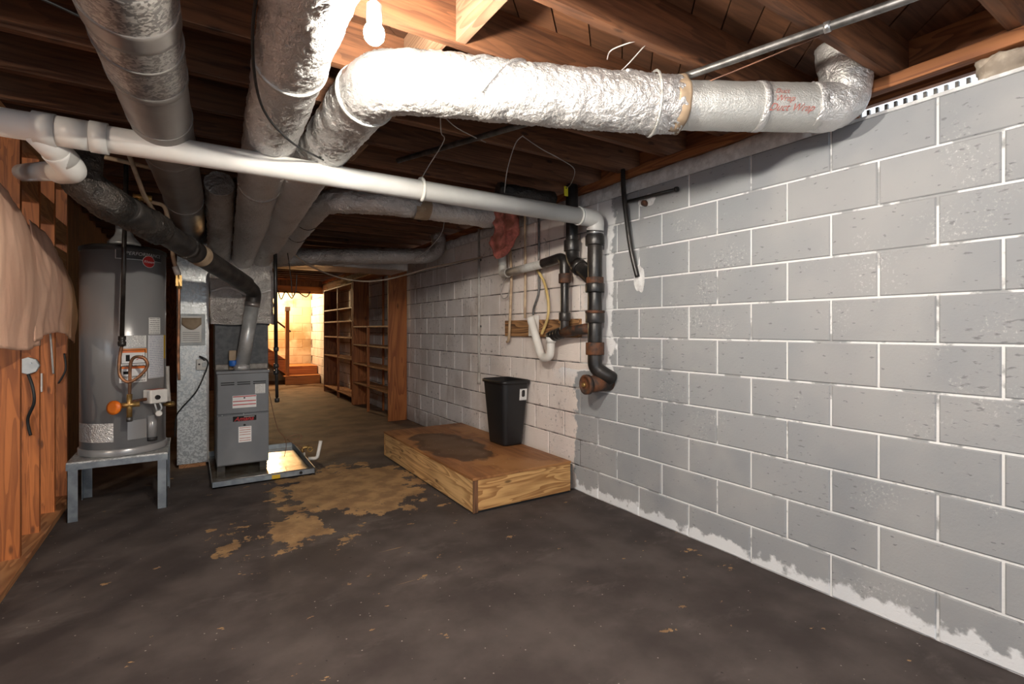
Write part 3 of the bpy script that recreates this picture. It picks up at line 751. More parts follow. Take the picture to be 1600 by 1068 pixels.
# ------------------------------------------------------------------ flue pipe
t = thing('flue_pipe', 'black sloping vent pipe rising from the furnace past the water heater', 'flue', (.39, 5.2, .91))
part('riser', MB().tube([(.385, 5.19, .915), (.47, 5.17, 1.50)], .058, 24), 'flue_metal', t, label='bare galvanized lower length')
part('base_collar', MB().lathe([(.066, 0), (.068, .02), (.062, .05)], (.385, 5.19, .908), seg=22), 'foil', t)
el = resample(fillet([(.47, 5.17, 1.50), (.487, 5.165, 1.62), (.40, 4.98, 1.68), (.33, 4.80, 1.71)], .10), .03)
part('elbow', MB().tube(el, .062, 24), 'flue_black', t)
part('collar_band', MB().tube([(.468, 5.17, 1.485), (.474, 5.17, 1.525)], .064, 24), 'band_metal', t)
def crease(amp, f, s): return lambda p, u: amp*(nz(p, f, s)+.5*nz(p, f*2.6, s+3))
run = resample([(.40, 4.98, 1.68), (-.10, 3.84, 1.855), (-.30, 3.385, 1.925)], .03)
part('sloping_run', MB().tube(run, .072, 26), 'flue_black', t)
ins = resample(fillet([(-.16, 3.705, 1.875), (-.38, 3.30, 1.945), (-.47, 3.26, 2.02), (-.465, 3.29, 2.27)], .14), .012)
part('foil_jacket', MB().tube(ins, .086, 56, True, wrinkle(.010, 9, 6)), 'foil_black', t, label='crumpled foil jacket at the upper end')
for q in ((-.02, 4.02, 1.827), (-.16, 3.70, 1.876)):
    part('joint_band', MB().tube([q, Vector(q)+Vector((-.016, -.036, .0055))], .080, 26), 'foil_black', t)
part('tape_strip', MB().tube(resample([(.06, 4.20, 1.80), (.02, 4.11, 1.813)], .02), .076, 26, False), 'kraft_piece', t)

# ------------------------------------------------------------------ ducts under the joists
def duct(name, label, path, rad, mat, amp=.006, f=9, seed=1, fil=.2, step=.009, seg=84, bands=()):
    pts = resample(fillet(path, fil), step); mid = pts[len(pts)//2]
    t = thing(name, label, 'duct', mid)
    r = [rad(i/(len(pts)-1)) for i in range(len(pts))] if callable(rad) else rad
    part('foil_sleeve' if 'foil' in mat else 'duct_sleeve', MB().tube(pts, r, seg, True, wrinkle(amp, f, seed)), mat, t)
    for u, w, bm_ in bands:
        i = int(u*(len(pts)-2)); rr = (r[i] if isinstance(r, list) else r)+amp*1.1+.002
        k = max(1, int(w/step)); part('tape_band', MB().tube(pts[i:i+k+1], rr, seg), bm_, t)
    return t, pts
# A: bare round trunk at the left
A = [(-.185, .9, 2.215), (-.155, 1.75, 2.215), (-.128, 2.4, 2.215), (-.055, 4.0, 2.205), (-.01, 5.55, 2.20)]
pa = resample(A, .03)
t = thing('round_trunk_duct', 'bare grey round metal duct running along the left ceiling', 'duct', (-.1, 3, 2.2))
def cut(pts, y0, y1): return [p for p in pts if y0 <= p.y <= y1]
part('duct_section', MB().tube(cut(pa, 2.18, 5.6), .120, 40, True, crease(.0025, 5, 2)), 'duct_grey', t)
part('spangled_section', MB().tube(cut(pa, 1.55, 2.22), .124, 40), 'galv_duct', t)
part('spangled_section', MB().tube(cut(pa, .9, 1.58), .120, 40), 'galv_duct', t)
for y, w, r in ((1.74, .11, .1275), (1.97, .02, .1275), (2.19, .05, .126), (3.1, .02, .1235), (4.2, .02, .1235), (2.62, .02, .1235)):
    part('seam_band', MB().tube(resample(cut(resample(A, .005), y, y+w), .02), r, 40), 'band_metal' if w > .08 else 'duct_grey', t)
# B: long foil duct
duct('straight_foil_duct', 'straight foil wrapped duct left of the bulb, running to the plenum', [(.26, .7, 2.255), (.29, 1.6, 2.255), (.355, 3.3, 2.25), (.41, 4.5, 2.13), (.40, 5.32, 1.93)],
     lambda u: .120 if u < .8 else .120-.03*(u-.8)/.2, 'foil', .0065, 10, 2, .5, bands=((.27, .02, 'foil_white'), (.62, .02, 'foil_dark')))
# C: duct with the elbow under the bulb and the run to the block wall
cp_ = [(.555, 5.34, 1.95), (.60, 4.5, 2.14), (.59, 3.2, 2.235), (.61, 2.2, 2.262), (.63, 1.93, 2.262), (.90, 1.835, 2.262), (1.40, 1.64, 2.262), (1.80, 1.46, 2.262)]
t, pc = duct('elbow_foil_duct', 'foil wrapped duct bending under the bulb and crossing to the block wall', cp_, lambda u: (.092+.026*min(1, u*5)), 'foil', .0085, 9, 11, .16, .009, 88,
             bands=((.70, .018, 'foil_white'),))
e2 = resample([(1.78, 1.468, 2.262), (2.33, 1.145, 2.262)], .016)
part('end_sleeve', MB().tube(e2, .101, 64, True, wrinkle(.0025, 12, 5)), 'foil_white', t, label='smoother pale foil sleeve with red lettering')
e3 = resample(fillet([(2.30, 1.163, 2.262), (2.445, 1.078, 2.265), (2.46, 1.075, 2.42), (2.44, 1.09, 2.56)], .11), .014)
part('boot', MB().tube(e3, .099, 44, True, wrinkle(.010, 8, 8)), 'foil', t, label='foil boot turning up beside the wall')
part('torn_collar', MB().tube(resample([(1.755, 1.478, 2.262), (1.805, 1.455, 2.262)], .008), .1125, 60, False, lambda p, u: .012*nz(p, 22, 2)+.008*u), 'kraft_piece', t, solid=.002, label='torn brown paper collar')
for q in (.55,):
    i = int(q*len(e2)); part('tape_band', MB().tube(e2[i:i+3], .1055, 44), 'foil', t)
dv = (e2[-1]-e2[0]).normalized(); n1 = Vector((dv.y, -dv.x, 0)); n1 = n1 if n1.y < 0 else -n1; up_ = Vector((0, 0, 1))
def onduct(s0, a0):
    def f(x, y):
        a = a0+y/.105; p = e2[0]+dv*(s0+x); return p+(n1*math.cos(a)+up_*math.sin(a))*.1062
    return f
lettering('lettering', 'Duct Wrap', .042, onduct(.475, -.42), 'red_ink', t, .45)
lettering('lettering', 'Wrap', .036, onduct(.44, -.08), 'red_ink', t, .45)
lettering('lettering', 'Duct', .030, onduct(.43, .22), 'red_ink', t, .45)
# folded seams and gathers of the wrap
for k, (i0, a0) in enumerate(((int(len(pc)*.80), .3), (int(len(pc)*.815), -.5), (int(len(pc)*.945), .9))):
    fold = [pc[i0+q]+(n1*math.cos(a0+q*.09)+up_*math.sin(a0+q*.09))*.124 for q in range(0, 22, 2)]
    part('wrap_fold', MB().tube(fold, .007, 8), 'foil', t)
tie = [pc[-14]+(n1*math.cos(a)+up_*math.sin(a))*.132 for a in [2*math.pi*k/24 for k in range(25)]]
part('tie_strap', MB().tube(tie, .006, 6), 'foil_white', t)
# D: second elbow duct with the torn end
t, pd = duct('torn_foil_duct', 'foil wrapped duct under the white pipe with a torn end near the wall', [(.74, 5.36, 2.00), (.80, 4.6, 2.18), (.845, 3.92, 2.255), (1.30, 3.80, 2.262), (2.22, 3.80, 2.262)], .088, 'foil', .009, 10, 21, .18, .010, 64)
part('paper_tear', MB().tube(pd[int(len(pd)*.74):int(len(pd)*.79)], .096, 30, False, lambda p, u: .02*nz(p, 9, 4)-.004), 'kraft_piece', t)
for q in (.22, .34): i = int(q*len(pd)); part('tie_wire', MB().tube([pd[i]+Vector((math.cos(a)*.093, 0, math.sin(a)*.093)) for a in [2*math.pi*k/20 for k in range(21)]], .003, 6), 'cable_black', t)
m = MB().grid(lambda u, v: Vector((2.20+.26*u+.02*nz((u*3, v*3, 1), 1), 3.70+.10*nz((u*2.5, v*2.5, 7), 1)+.10*v, 2.30-v*(.26+.10*math.sin(u*math.pi)*1.2)+.05*nz((u*5, v*5, 3), 1))), 22, 22)
single('torn_insulation', m, 'foam_red', 'ragged red insulation hanging from the torn duct end', 'insulation', solid=.02)
# E: duct crossing to the right behind
duct('cross_foil_duct', 'dim foil duct crossing low ceiling from plenum toward the shelves', [(.55, 5.5, 1.95), (.85, 5.42, 2.0), (1.5, 5.4, 2.062), (2.30, 5.4, 2.125), (2.46, 5.42, 2.22), (2.46, 5.46, 2.39)], .082, 'foil_dark', .009, 12, 31, .1, .02, 36)
# F: short boot left of the plenum
duct('short_foil_duct', 'short foil duct dropping from the joists to the plenum left side', [(.16, 3.98, 2.285), (.185, 4.42, 2.17), (.215, 5.34, 1.93)], .088, 'foil_dark', .010, 10, 41, .3, .02, 36)
# flat shadowed duct behind, over the passage
t = thing('flat_trunk_duct', 'flat dark wrapped trunk duct above the far passage', 'duct', (1.5, 6.2, 2.1))
part('duct_body', box((.66, 5.75, 1.98), (2.2, 6.35, 2.16)), 'foil_dark', t, bev=.02)

# ------------------------------------------------------------------ white drain line under the joists
t = thing('white_drain_pipe', 'long white plastic drain pipe sloping across under the ducts', 'pipe', (.9, 2.73, 2.1))
PA, PB = Vector((-1.3, 2.80, 2.115)), Vector((2.36, 2.705, 2.075))
def on(s): return PA.lerp(PB, (s-PA.x)/(PB.x-PA.x))
part('pipe_run', MB().tube([on(-1.3), on(2.34)], .057, 32), 'pvc', t)
part('hub', MB().tube([on(-.545), on(-.475)], .066, 32), 'pvc', t)
part('hub', MB().tube([on(-.365), on(-.305)], .066, 32), 'pvc', t)
part('wye_body', MB().tube([on(-.475), on(-.365)], .062, 32), 'pvc', t)
wy = fillet([on(-.52)+Vector((0, .0, -.01)), Vector((-.44, 2.80, 2.03)), Vector((-.395, 2.80, 1.965)), Vector((-.47, 2.84, 1.925)), Vector((-.80, 2.86, 1.915))], .06)
part('wye_branch', MB().tube([on(-.54)+Vector((0, 0, -.01)), Vector((-.462, 2.90, 2.015))], .054, 28), 'pvc', t)
part('branch_elbow', MB().tube(resample(fillet([(-.49, 2.86, 2.04), (-.445, 2.945, 1.99), (-.505, 3.07, 2.01), (-.52, 3.11, 2.017)], .07), .012), .056, 28), 'pvc', t)
part('branch_pipe', MB().tube([(-.50, 3.05, 2.01), (-.80, 3.80, 2.145)], .046, 28), 'pvc', t)
part('end_elbow', MB().tube(resample(fillet([on(2.30), (2.45, 2.705, 2.072), (2.452, 2.715, 1.99)], .09), .012), .062, 30), 'pvc', t)
part('end_ring', MB().tube([on(2.285), on(2.30)], .0655, 30), 'pvc', t)
hp = on(1.12)
hg = part('hanger_strap', MB().tube([hp+Vector((0, math.cos(a)*.066, math.sin(a)*.066)) for a in [math.pi*(.55+1.0*k/16)-.4 for k in range(17)]], .010, 8), 'pvc_white', t)

# ------------------------------------------------------------------ cast iron stack
SX, SY = 2.455, 2.72
t = thing('cast_iron_stack', 'black and rusty cast iron drain stack standing against the block wall', 'pipe', (SX, SY, .85))
def vp(name, z0, z1, r, mat, x=SX, y=SY, seg=28): return part(name, MB().lathe([(r*.97, 0), (r, .006), (r, z1-z0-.006), (r*.97, z1-z0)], (x, y, z0), seg=seg), mat, t)
vp('rubber_coupling', 1.95, 2.045, .060, 'rubber')
for z in (1.965, 2.02): vp('hose_clamp', z, z+.014, .0625, 'clamp')
vp('hub', 1.885, 1.955, .070, 'iron'); vp('wye_body', 1.62, 1.89, .054, 'iron')
vp('rust_hub', 1.60, 1.655, .062, 'iron_rust'); vp('hub', 1.545, 1.61, .070, 'iron'); vp('pipe_length', 1.40, 1.55, .053, 'iron')
vp('rust_hub', 1.395, 1.415, .071, 'iron_rust'); vp('hub', 1.325, 1.396, .069, 'iron'); vp('pipe_length', 1.17, 1.33, .053, 'iron')
vp('rust_hub', 1.095, 1.185, .067, 'iron_rust')
part('wye_branch', MB().tube(resample(fillet([(2.47, 3.0, 1.90), (2.47, 2.985, 1.80), (2.46, 2.86, 1.72), (SX, SY, 1.62)], .09), .02), .052, 26), 'iron', t)
vp('branch_pipe', 1.95, 2.39, .048, 'iron', 2.47, 3.0); vp('hub', 1.88, 1.965, .062, 'iron', 2.47, 3.0)
part('branch_collar', MB().tube([(2.465, 2.93, 1.765), (2.462, 2.885, 1.735)], .064, 26), 'iron', t)
part('bend', MB().tube(resample(fillet([(SX, SY, 1.12), (SX, SY, 1.0), (2.50, 2.67, .955), (W-.01, 2.655, .92)], .09), .015), .053, 26), 'iron', t)
part('cleanout_tee', MB().tube([(W+.01, 2.70, .89), (2.375, 2.715, .885)], .060, 26), 'iron_rust', t)
co = part('cleanout_plug', MB().lathe([(.071, 0), (.071, .028), (.066, .032), (.056, .033), (.055, .028), (.02, .028)], (2.385, 2.714, .885), (-1, .08, 0), 30), 'iron_rust', t)
part('plug_nut', MB().lathe([(.018, 0), (.016, .02)], (2.357, 2.716, .885), (-1, .08, 0), 6), 'brass', co)

# branch drain with the trap
t = thing('branch_drain', 'grey and black branch drain with elbow left of the iron stack', 'pipe', (2.46, 3.4, 1.2))
part('grey_pipe', MB().tube([(2.46, 3.95, 1.80), (2.46, 3.30, 1.826)], .036, 22), 'pvc_dirty', t)
part('black_elbow', MB().tube(resample(fillet([(2.46, 3.36, 1.825), (2.46, 3.08, 1.85), (2.46, 3.075, 1.70)], .13), .012), .040, 22), 'iron', t)
def vq(name, z0, z1, r, mat, y=3.075): return part(name, MB().lathe([(r*.95, 0), (r, .005), (r, z1-z0-.005), (r*.95, z1-z0)], (2.46, y, z0), seg=22), mat, t)
vq('hub', 1.64, 1.715, .048, 'iron_rust'); vq('pipe_length', 1.36, 1.65, .033, 'iron'); vq('hub', 1.345, 1.41, .047, 'iron')
part('tee', MB().tube(resample(fillet([(2.46, 3.075, 1.36), (2.46, 3.075, 1.262), (2.46, 3.20, 1.235)], .05), .012), .036, 20), 'iron', t)
part('tee_arm', MB().tube([(2.46, 3.10, 1.255), (2.462, 2.76, 1.29)], .040, 20), 'iron_rust', t)
part('threaded_end', MB().tube(resample([(2.46, 3.27, 1.215), (2.46, 3.10, 1.255)], .012), .044, 20, True, lambda p, u: .004*math.sin(u*60)), 'iron', t)
part('upright_pipe', MB().tube([(2.47, 4.02, 1.86), (2.48, 4.06, 2.10)], .040, 20), 'pvc_dirty', t)
part('rubber_coupling', MB().tube([(2.478, 4.055, 2.06), (2.48, 4.06, 2.16)], .047, 20), 'rubber', t)
part('upper_pipe', MB().tube([(2.48, 4.06, 2.14), (2.48, 4.06, 2.39)], .040, 20), 'iron', t)
part('low_elbow', MB().tube(resample(fillet([(2.47, 4.02, 1.88), (2.465, 4.01, 1.80), (2.46, 3.90, 1.80)], .07), .012), .042, 20), 'pvc_dirty', t)
t = thing('white_trap', 'white plastic drain trap curving below the wooden ledger board', 'drain trap', (2.45, 3.35, 1.06))
part('trap_bend', MB().tube(resample(fillet([(2.45, 3.53, 1.375), (2.45, 3.365, 1.04), (2.45, 3.25, 1.05), (2.455, 3.245, 1.23)], .075), .01), .034, 22), 'pvc_white', t)
part('slip_nut', MB().tube([(2.455, 3.246, 1.17), (2.455, 3.245, 1.215)], .042, 16), 'pvc_white', t)
part('inlet_block', box((2.475, 3.52, 1.22), (2.535, 3.60, 1.40)), 'pvc_white', t, bev=.004)

single('ledger_board', box((2.537, 3.0, 1.213), (W-.001, 4.09, 1.362)), 'ledger_y', 'rotten brown ledger board fixed across the white block wall', 'board', bev=.004)
def line(name, label, pts, r, mat, cat='pipe', n=6): return single(name, MB().tube(smooth_path(pts, n), r, 10), mat, label, cat)
line('supply_pipe', 'tan plastic supply pipe with bent lower end near the ledger left', [(2.535, 4.00, 2.39), (2.53, 3.99, 2.1), (2.52, 3.945, 1.78), (2.515, 3.96, 1.4), (2.512, 3.975, 1.20), (2.525, 4.03, 1.16)], .013, 'cpvc')
line('supply_pipe', 'straight tan supply pipe stopping at the middle of the ledger board', [(2.53, 3.735, 2.39), (2.525, 3.72, 1.8), (2.515, 3.71, 1.38)], .011, 'cpvc')
line('vent_conduit', 'thin dark steel conduit kinking behind the grey branch pipe', [(2.55, 3.55, 2.39), (2.55, 3.545, 1.80), (2.55, 3.55, 1.60), (2.54, 3.61, 1.46), (2.545, 3.62, 1.37)], .010, 'pipe_steel')
line('yellow_hose', 'yellow plastic hose arching down to the white trap', [(2.53, 3.545, 1.80), (2.52, 3.43, 1.68), (2.505, 3.35, 1.52), (2.50, 3.35, 1.38), (2.49, 3.42, 1.24)], .012, 'hose', 'hose', 10)
line('black_cable_loop', 'thin grey cable loop hanging under the grey pipe end', [(2.52, 4.0, 1.79), (2.52, 4.13, 1.68), (2.52, 4.10, 1.58), (2.52, 4.0, 1.60), (2.52, 3.97, 1.72)], .005, 'wire_grey', 'cable', 10)
t = thing('wall_conduit', 'pale painted conduit running down the white block wall', 'conduit', (W-.015, 4.64, .70))
part('tube', MB().tube([(W-.016, 4.64, 2.34), (W-.016, 4.64, .80)], .012, 12), 'pvc_dirty', t)
part('end_fitting', MB().tube([(W-.016, 4.64, .82), (W-.014, 4.64, .70)], .019, 12), 'pvc_dirty', t)
for z in (1.3, 2.0): part('clip', box((W-.008, 4.61, z), (W-.001, 4.67, z+.02)), 'pipe_steel', t)
t = thing('wall_bracket_pipe', 'black bent pipe stub painted around on the grey blocks', 'pipe', (2.53, 2.4, 1.62))
part('stem', MB().tube(smooth_path([(2.525, 2.512, 2.39), (2.525, 2.50, 2.2), (2.535, 2.45, 1.85), (2.555, 2.405, 1.635)]), .017, 12), 'iron', t)
part('arm', MB().tube([(2.545, 2.49, 2.165), (2.545, 2.075, 2.152)], .011, 12), 'iron', t)
part('arm_knob', MB().lathe([(.014, 0), (.018, .01), (.014, .024)], (2.545, 2.085, 2.152), (0, -1, 0), 14), 'iron', t)
part('bolt_head', MB().lathe([(.022, 0), (.018, .03), (.01, .034)], (W-.002, 2.345, 2.125), (-1, 0, 0), 10), 'iron_rust', t)
def patch(name, c, sy, sz, seed, parent, mat='plaster'):
    def f(u, v):
        a = u*2*math.pi; r = v*(1+.35*nz((math.cos(a)*1.5, math.sin(a)*1.5, seed), 1)); return Vector((c[0]-.008*(1-v)+.002*nz((u*9, v*9, seed), 1), c[1]+sy*r*math.cos(a), c[2]+sz*r*math.sin(a)))
    return part(name, MB().grid(f, 28, 6), mat, parent)
patch('plaster_patch', (W-.001, 2.40, 1.62), .045, .10, 4, t)
patch('plaster_patch', (W-.001, 2.33, 2.14), .07, .04, 9, t)

# ------------------------------------------------------------------ ceiling conduit, copper, wires
t = thing('ceiling_conduit', 'long steel conduit running diagonally under the joists', 'conduit', (1.6, 1.9, 2.37))
part('tube', MB().tube([(2.36, -1.2, 2.376), (2.0, .70, 2.376), (1.78, 1.51, 2.376), (1.13, 3.14, 2.376)], .0165, 14), 'pipe_steel', t)
part('strap', MB().tube([(1.945, .90, 2.376), (1.940, .92, 2.376)], .020, 14), 'clamp', t)
line('thin_ceiling_wire', 'thin brown wire following the steel conduit under the joists', [(1.97, .95, 2.372), (1.85, 1.42, 2.34), (1.74, 1.70, 2.34), (1.45, 2.25, 2.372)], .003, 'wire_brown', 'wire')
# copper and cpvc lines over the heater
t = thing('copper_lines', 'tan and copper supply lines above the water heater', 'pipe', (-.3, 3.9, 2.0))
part('header_pipe', MB().tube([(-.55, 3.55, 2.25), (-.12, 3.55, 2.20)], .012, 12), 'cpvc', t)
part('drop_pipe', MB().tube(fillet([(-.475, 3.55, 2.25), (-.475, 3.55, 2.165), (-.385, 3.62, 2.07), (-.37, 3.63, 1.99)], .03), .013, 12), 'cpvc', t)
part('drop_pipe', MB().tube(fillet([(-.30, 3.5, 2.27), (-.235, 3.62, 2.06), (-.19, 3.75, 1.99), (-.19, 3.75, 1.87)], .03), .012, 12), 'cpvc', t)
part('drop_pipe', MB().tube(fillet([(-.25, 3.9, 2.09), (-.15, 3.95, 2.085), (-.13, 3.98, 2.0), (-.118, 4.0, 1.80)], .03), .012, 12), 'cpvc', t)
part('fitting', MB().tube([(-.37, 3.63, 2.01), (-.368, 3.63, 1.975)], .018, 12), 'brass', t)
part('fitting', MB().tube([(-.19, 3.75, 1.95), (-.19, 3.75, 1.85)], .017, 12), 'cpvc', t)
part('tee_fitting', MB().tube([(-.29, 3.66, 2.06), (-.20, 3.66, 2.055)], .018, 12).tube([(-.27, 3.66, 2.06), (-.27, 3.66, 1.97)], .016, 12), 'brass', t)
t = thing('heater_supply_line', 'tan pipe and copper tube dropping along the right of the water heater', 'pipe', (-.07, 4.5, 1.0))
part('upper_pipe', MB().tube(fillet([(-.12, 4.45, 1.95), (-.118, 4.45, 1.80), (-.088, 4.47, 1.70)], .05), .014, 12), 'cpvc', t)
part('coupling', MB().tube([(-.105, 4.46, 1.745), (-.085, 4.47, 1.685)], .021, 12), 'pvc_white', t)
part('valve_body', MB().box((-.10, 4.455, 1.60), (-.062, 4.485, 1.68)).tube([(-.085, 4.47, 1.70), (-.078, 4.47, 1.58)], .016, 10), 'brass', t)
part('copper_tube', MB().tube(smooth_path([(-.08, 4.47, 1.60), (-.082, 4.47, 1.3), (-.085, 4.48, 1.05), (-.08, 4.48, .9)]), .010, 10), 'copper', t)
# hanging black pipe right of the furnace
t = thing('hanging_black_pipe', 'vertical black gas drop pipe hanging right of the furnace', 'pipe', (.64, 4.95, .62))
part('pipe_length', MB().tube([(.632, 4.95, 2.36), (.640, 4.95, 1.10)], .0165, 14), 'iron', t)
part('pipe_length', MB().tube([(.640, 4.95, 1.10), (.649, 4.95, .64)], .0135, 14), 'iron', t)
for z in (1.08, .93, .87): part('coupling', MB().lathe([(.018, 0), (.022, .008), (.022, .032), (.018, .04)], (.641, 4.95, z), seg=12), 'iron', t)
part('end_cap', MB().lathe([(.018, 0), (.021, .006), (.021, .035), (.017, .04)], (.649, 4.95, .62), seg=12), 'iron', t)

# cables and hanger wires
line('tan_cable', 'long tan cable swagged from the ducts to the white wall', [(.78, 5.2, 2.06), (1.0, 5.35, 1.92), (1.35, 5.3, 1.80), (1.7, 5.2, 1.80), (2.2, 4.95, 1.95), (2.55, 4.55, 2.03)], .008, 'cable_tan', 'cable', 12)
line('hanger_wire', 'bent grey wire holding the white pipe strap', [(1.06, 2.33, 2.39), (1.12, 2.45, 2.33), (1.15, 2.48, 2.30), (1.13, 2.65, 2.20), (1.12, 2.735, 2.145)], .0028, 'wire_grey', 'wire', 5)
line('hanger_wire', 'grey wire running from the strap hook toward the conduit', [(1.06, 2.33, 2.38), (1.20, 2.42, 2.36), (1.45, 2.55, 2.375)], .0028, 'wire_grey', 'wire', 5)
line('hanger_wire', 'kinked wire dropping onto the middle of the white pipe', [(1.60, 2.38, 2.39), (1.56, 2.40, 2.34), (1.60, 2.55, 2.24), (1.66, 2.68, 2.14)], .0028, 'wire_grey', 'wire', 5)
line('hanger_wire', 'long wire wandering toward the yellow tag', [(1.60, 2.38, 2.385), (1.78, 2.45, 2.37), (1.98, 2.52, 2.365), (2.18, 2.62, 2.36), (2.30, 2.80, 2.33), (2.325, 2.88, 2.32)], .0028, 'wire_grey', 'wire', 5)
line('hanger_wire', 'pair wire from the joist down to the long foil duct', [(1.46, 1.36, 2.40), (1.40, 1.45, 2.385), (1.42, 1.50, 2.375)], .0025, 'wire_grey', 'wire', 5)
line('hanger_wire', 'straight wire from the joist to the strap on the foil duct', [(1.50, 1.36, 2.40), (1.52, 1.47, 2.38), (1.54, 1.56, 2.376)], .0025, 'wire_grey', 'wire', 5)
line('hanger_wire', 'thin wire looping down behind the torn foil duct', [(1.95, 4.2, 2.39), (1.98, 4.3, 2.2), (1.92, 4.5, 2.05), (1.86, 4.7, 1.98)], .003, 'wire_grey', 'wire', 6)
line('duct_cable', 'black cable hanging off the straight foil duct', [(.17, 1.35, 2.30), (.16, 1.75, 2.22), (.22, 2.1, 2.13), (.36, 2.4, 2.12), (.52, 2.62, 2.14), (.66, 2.75, 2.15)], .005, 'cable_black', 'cable', 10)
line('joist_cable', 'thin dark cable crossing the left joists', [(-1.2, 1.95, 2.39), (-.75, 2.12, 2.388), (-.42, 2.26, 2.385), (-.2, 2.35, 2.36)], .005, 'cable_black', 'cable', 8)
line('passage_cable', 'black cable loop hanging before the far passage', [(.72, 5.0, 2.3), (.74, 5.02, 2.05), (.79, 5.1, 1.75), (.80, 5.1, 1.60), (.83, 5.1, 1.64), (.84, 5.1, 1.80)], .004, 'cable_black', 'cable', 8)
line('stair_cable', 'dark cable loops under the stair header', [(1.62, 12.21, 2.14), (1.68, 12.18, 1.95), (1.78, 12.21, 2.13), (1.9, 12.18, 1.98), (2.0, 12.21, 2.13), (2.2, 12.18, 2.02), (2.3, 12.21, 2.14)], .012, 'cable_black', 'cable', 8)
t = thing('yellow_tag', 'small yellow tag dangling by the top of the iron stack', 'tag', (2.33, 2.9, 2.28))
part('tag_plate', box((2.315, 2.898, 2.265), (2.35, 2.902, 2.335)), 'yellow_tag', t)
part('tag_hole', MB().lathe([(.005, 0), (.005, .001)], (2.333, 2.8975, 2.322), (0, -1, 0), 10), 'black_gap', t)
# dark flexible duct end near the wall head
duct('dark_flex_duct', 'dark crumpled flexible duct piece behind the yellow tag', [(1.95, 3.25, 2.33), (2.2, 3.2, 2.31), (2.42, 3.17, 2.30)], .062, 'foil_black', .010, 14, 51, .1, .015, 28)

# ------------------------------------------------------------------ ceiling bulb
BX, BY_, BZ = .452, 1.458, 2.15
t = thing('ceiling_bulb', 'glowing bare bulb hanging from the boards beside the foil duct elbow', 'light bulb', (BX, BY_, BZ))
part('lampholder', MB().lathe([(.019, 0), (.022, .01), (.022, .055), (.012, .065), (.007, .07), (.007, .43)], (BX, BY_, BZ+.028), seg=24), 'white_plastic', t)
part('bulb_glass', MB().lathe([(.004, -.030), (.018, -.027), (.027, -.016), (.030, 0), (.028, .012), (.020, .026), (.013, .036)], (BX, BY_, BZ), seg=24), 'bulb_glow', t)

# ------------------------------------------------------------------ boxes on the studs
t = thing('junction_box', 'octagonal steel junction box on the second bare stud', 'box', (-.80, 4.10, 1.05))
part('box_shell', MB().lathe([(.052, 0), (.052, .035), (.048, .038)], (-.83, 4.128, 1.06), (0, -1, 0), 8), 'box_plastic', t)
part('cover_screw', MB().lathe([(.006, 0), (.005, .004)], (-.815, 4.09, 1.075), (0, -1, 0), 8), 'clamp', t)
line('stud_cable', 'dark cable loop below the junction box on the studs', [(-.825, 4.085, 1.01), (-.80, 4.06, .93), (-.795, 4.06, .84), (-.83, 4.10, .74), (-.82, 4.11, .64)], .008, 'cable_black', 'cable', 8)
single('stud_outlet', box((-.872, 4.508, .86), (-.842, 4.53, .985)), 'white_plastic', 'narrow white outlet box on the third bare stud', 'outlet', bev=.003)
line('grey_lead', 'pale cable running down between the second and third studs', [(-.80, 4.5, 1.25), (-.79, 4.49, 1.1), (-.785, 4.50, .98)], .006, 'wire_grey', 'cable', 6)
line('nail_cable', 'short dark cable hooked on the far stud', [(-.80, 4.93, 1.10), (-.79, 4.92, .98), (-.83, 4.92, .88)], .006, 'cable_black', 'cable', 6)

# ------------------------------------------------------------------ insulation sheets on the stud wall
def sheet(name, label, y0, y1, zt, zb, seed, top_drop):
    def f(u, v):
        y = y0+(y1-y0)*u; z = zt(u)*(1-v)+zb(u)*v
        bul = .055*math.sin(min(1, v*1.15)*math.pi*.75)**.8*(.55+.45*math.sin(u*math.pi))
        fold = .018*nz((y*2.0, z*.7, seed), 1.6)*(.3+v)+.014*nz((y*7-z*2.5, z*1.2, seed+4), 1)+.010*abs(nz((y*11+z*4, z*3, seed), 1))
        return Vector((-.775+bul+fold, y+.02*nz((z*3, y, seed), 1), z))
    return single(name, MB().grid(f, 60, 44), 'sheet', label, 'insulation', 'kraft insulation sheets on the studs', solid=.004)
sheet('insulation_sheet', 'large peach paper insulation sheet sagging from the near studs', 2.35, 3.98, lambda u: 2.0-.13*max(0, (u-.45)/.55)-.02*math.sin(u*9), lambda u: 1.19+.02*math.sin(u*6), 2, 0)
sheet('insulation_sheet', 'smaller peach paper sheet next to the water heater', 3.86, 5.02, lambda u: 1.90-.28*u**2, lambda u: 1.21+.05*math.sin(u*4), 9, 0)

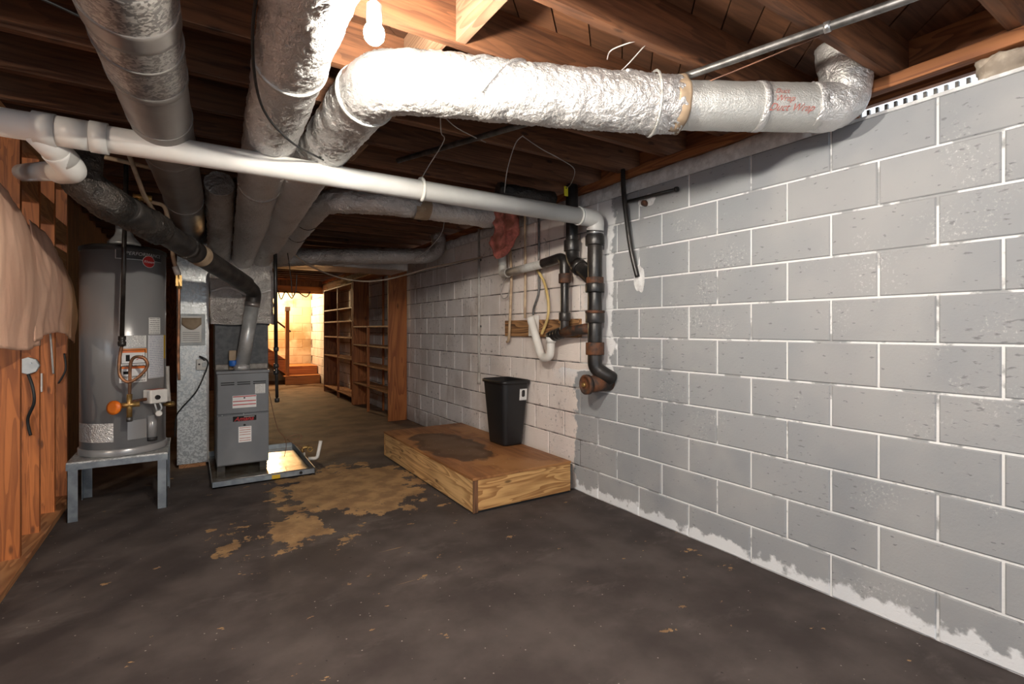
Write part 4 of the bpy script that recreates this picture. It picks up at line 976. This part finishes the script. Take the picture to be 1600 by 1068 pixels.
# ------------------------------------------------------------------ shelving units
def shelf_unit(name, label, y0, y1, levels, post_y, h, x0=2.285, x1=2.556):
    t = thing(name, label, 'shelving', ((x0+x1)/2, (y0+y1)/2, 0), 'wooden shelving units on the far wall')
    part('side_panel', box((x0, y0, .004), (x1, y0+.022, h)), 'shelf_z', t, bev=.002)
    part('side_panel', box((x0, y1-.022, .004), (x1, y1, h)), 'shelf_z', t, bev=.002)
    part('top_panel', box((x0, y0+.023, h-.03), (x1, y1-.023, h-.008)), 'shelf_y', t, bev=.002)
    for z in levels: part('shelf', box((x0+.004, y0+.023, z-.022), (x1-.004, y1-.023, z)), 'shelf_y', t, bev=.002)
    part('middle_post', box((x0-.001, post_y, .004), (x0+.038, post_y+.02, h-.031 if len(levels) > 4 else 1.33)), 'shelf_z', t)
    part('back_post', box((x1-.03, post_y, .004), (x1, post_y+.02, h-.031)), 'shelf_z', t)
    return t
shelf_unit('shelving_unit', 'nearer brown wooden shelving unit with knotty side panel', 6.74, 8.55, (.40, .72, 1.03, 1.33), 7.72, 2.14)
shelf_unit('shelving_unit', 'farther brown wooden shelving unit beside the stair opening', 8.60, 10.75, (.14, .77, 1.14, 1.43, 1.66), 9.6, 2.08)

# ------------------------------------------------------------------ stairs
t = thing('staircase', 'orange wooden staircase with newel post at the far end', 'staircase', (1.9, 12.9, 0))
part('riser', box((1.80, 12.42, 0), (2.56, 12.44, .18)), 'stair_x', t)
part('tread', box((1.78, 12.40, .18), (2.56, 12.74, .205)), 'stair_x', t, bev=.004)
part('riser', box((1.86, 12.74, .205), (2.56, 12.76, .38)), 'stair_x', t)
part('landing', box((1.84, 12.72, .38), (2.56, 13.59, .405)), 'stair_x', t, bev=.004)
for i in range(6):
    x = 1.84-i*.25; z = .405+i*.185
    part('riser', box((x-.02, 12.72, z), (x, 13.59, z+.16)), 'stair_z', t)
    part('tread', box((x-.28, 12.70, z+.16), (x+.025, 13.59, z+.185)), 'stair_z', t, bev=.004)
m = MB().add([(1.86, 12.70, .22), (1.86, 12.70, .56), (.35, 12.70, 1.68), (.35, 12.70, 1.34), (1.86, 12.72, .22), (1.86, 12.72, .56), (.35, 12.72, 1.68), (.35, 12.72, 1.34)],
             [(0, 1, 2, 3), (7, 6, 5, 4), (0, 4, 5, 1), (1, 5, 6, 2), (2, 6, 7, 3), (3, 7, 4, 0)])
part('stringer', m, 'stair_x', t)
nw = part('newel_post', box((1.82, 12.50, .205), (1.90, 12.58, 1.70)), 'stair_z', t, bev=.004)
part('post_cap', box((1.80, 12.48, 1.70), (1.92, 12.60, 1.80)), 'white_plastic', nw, bev=.01)
part('hand_rail', MB().tube([(1.95, 12.66, 1.22), (1.3, 12.66, 1.75)], .022, 10), 'iron', t)
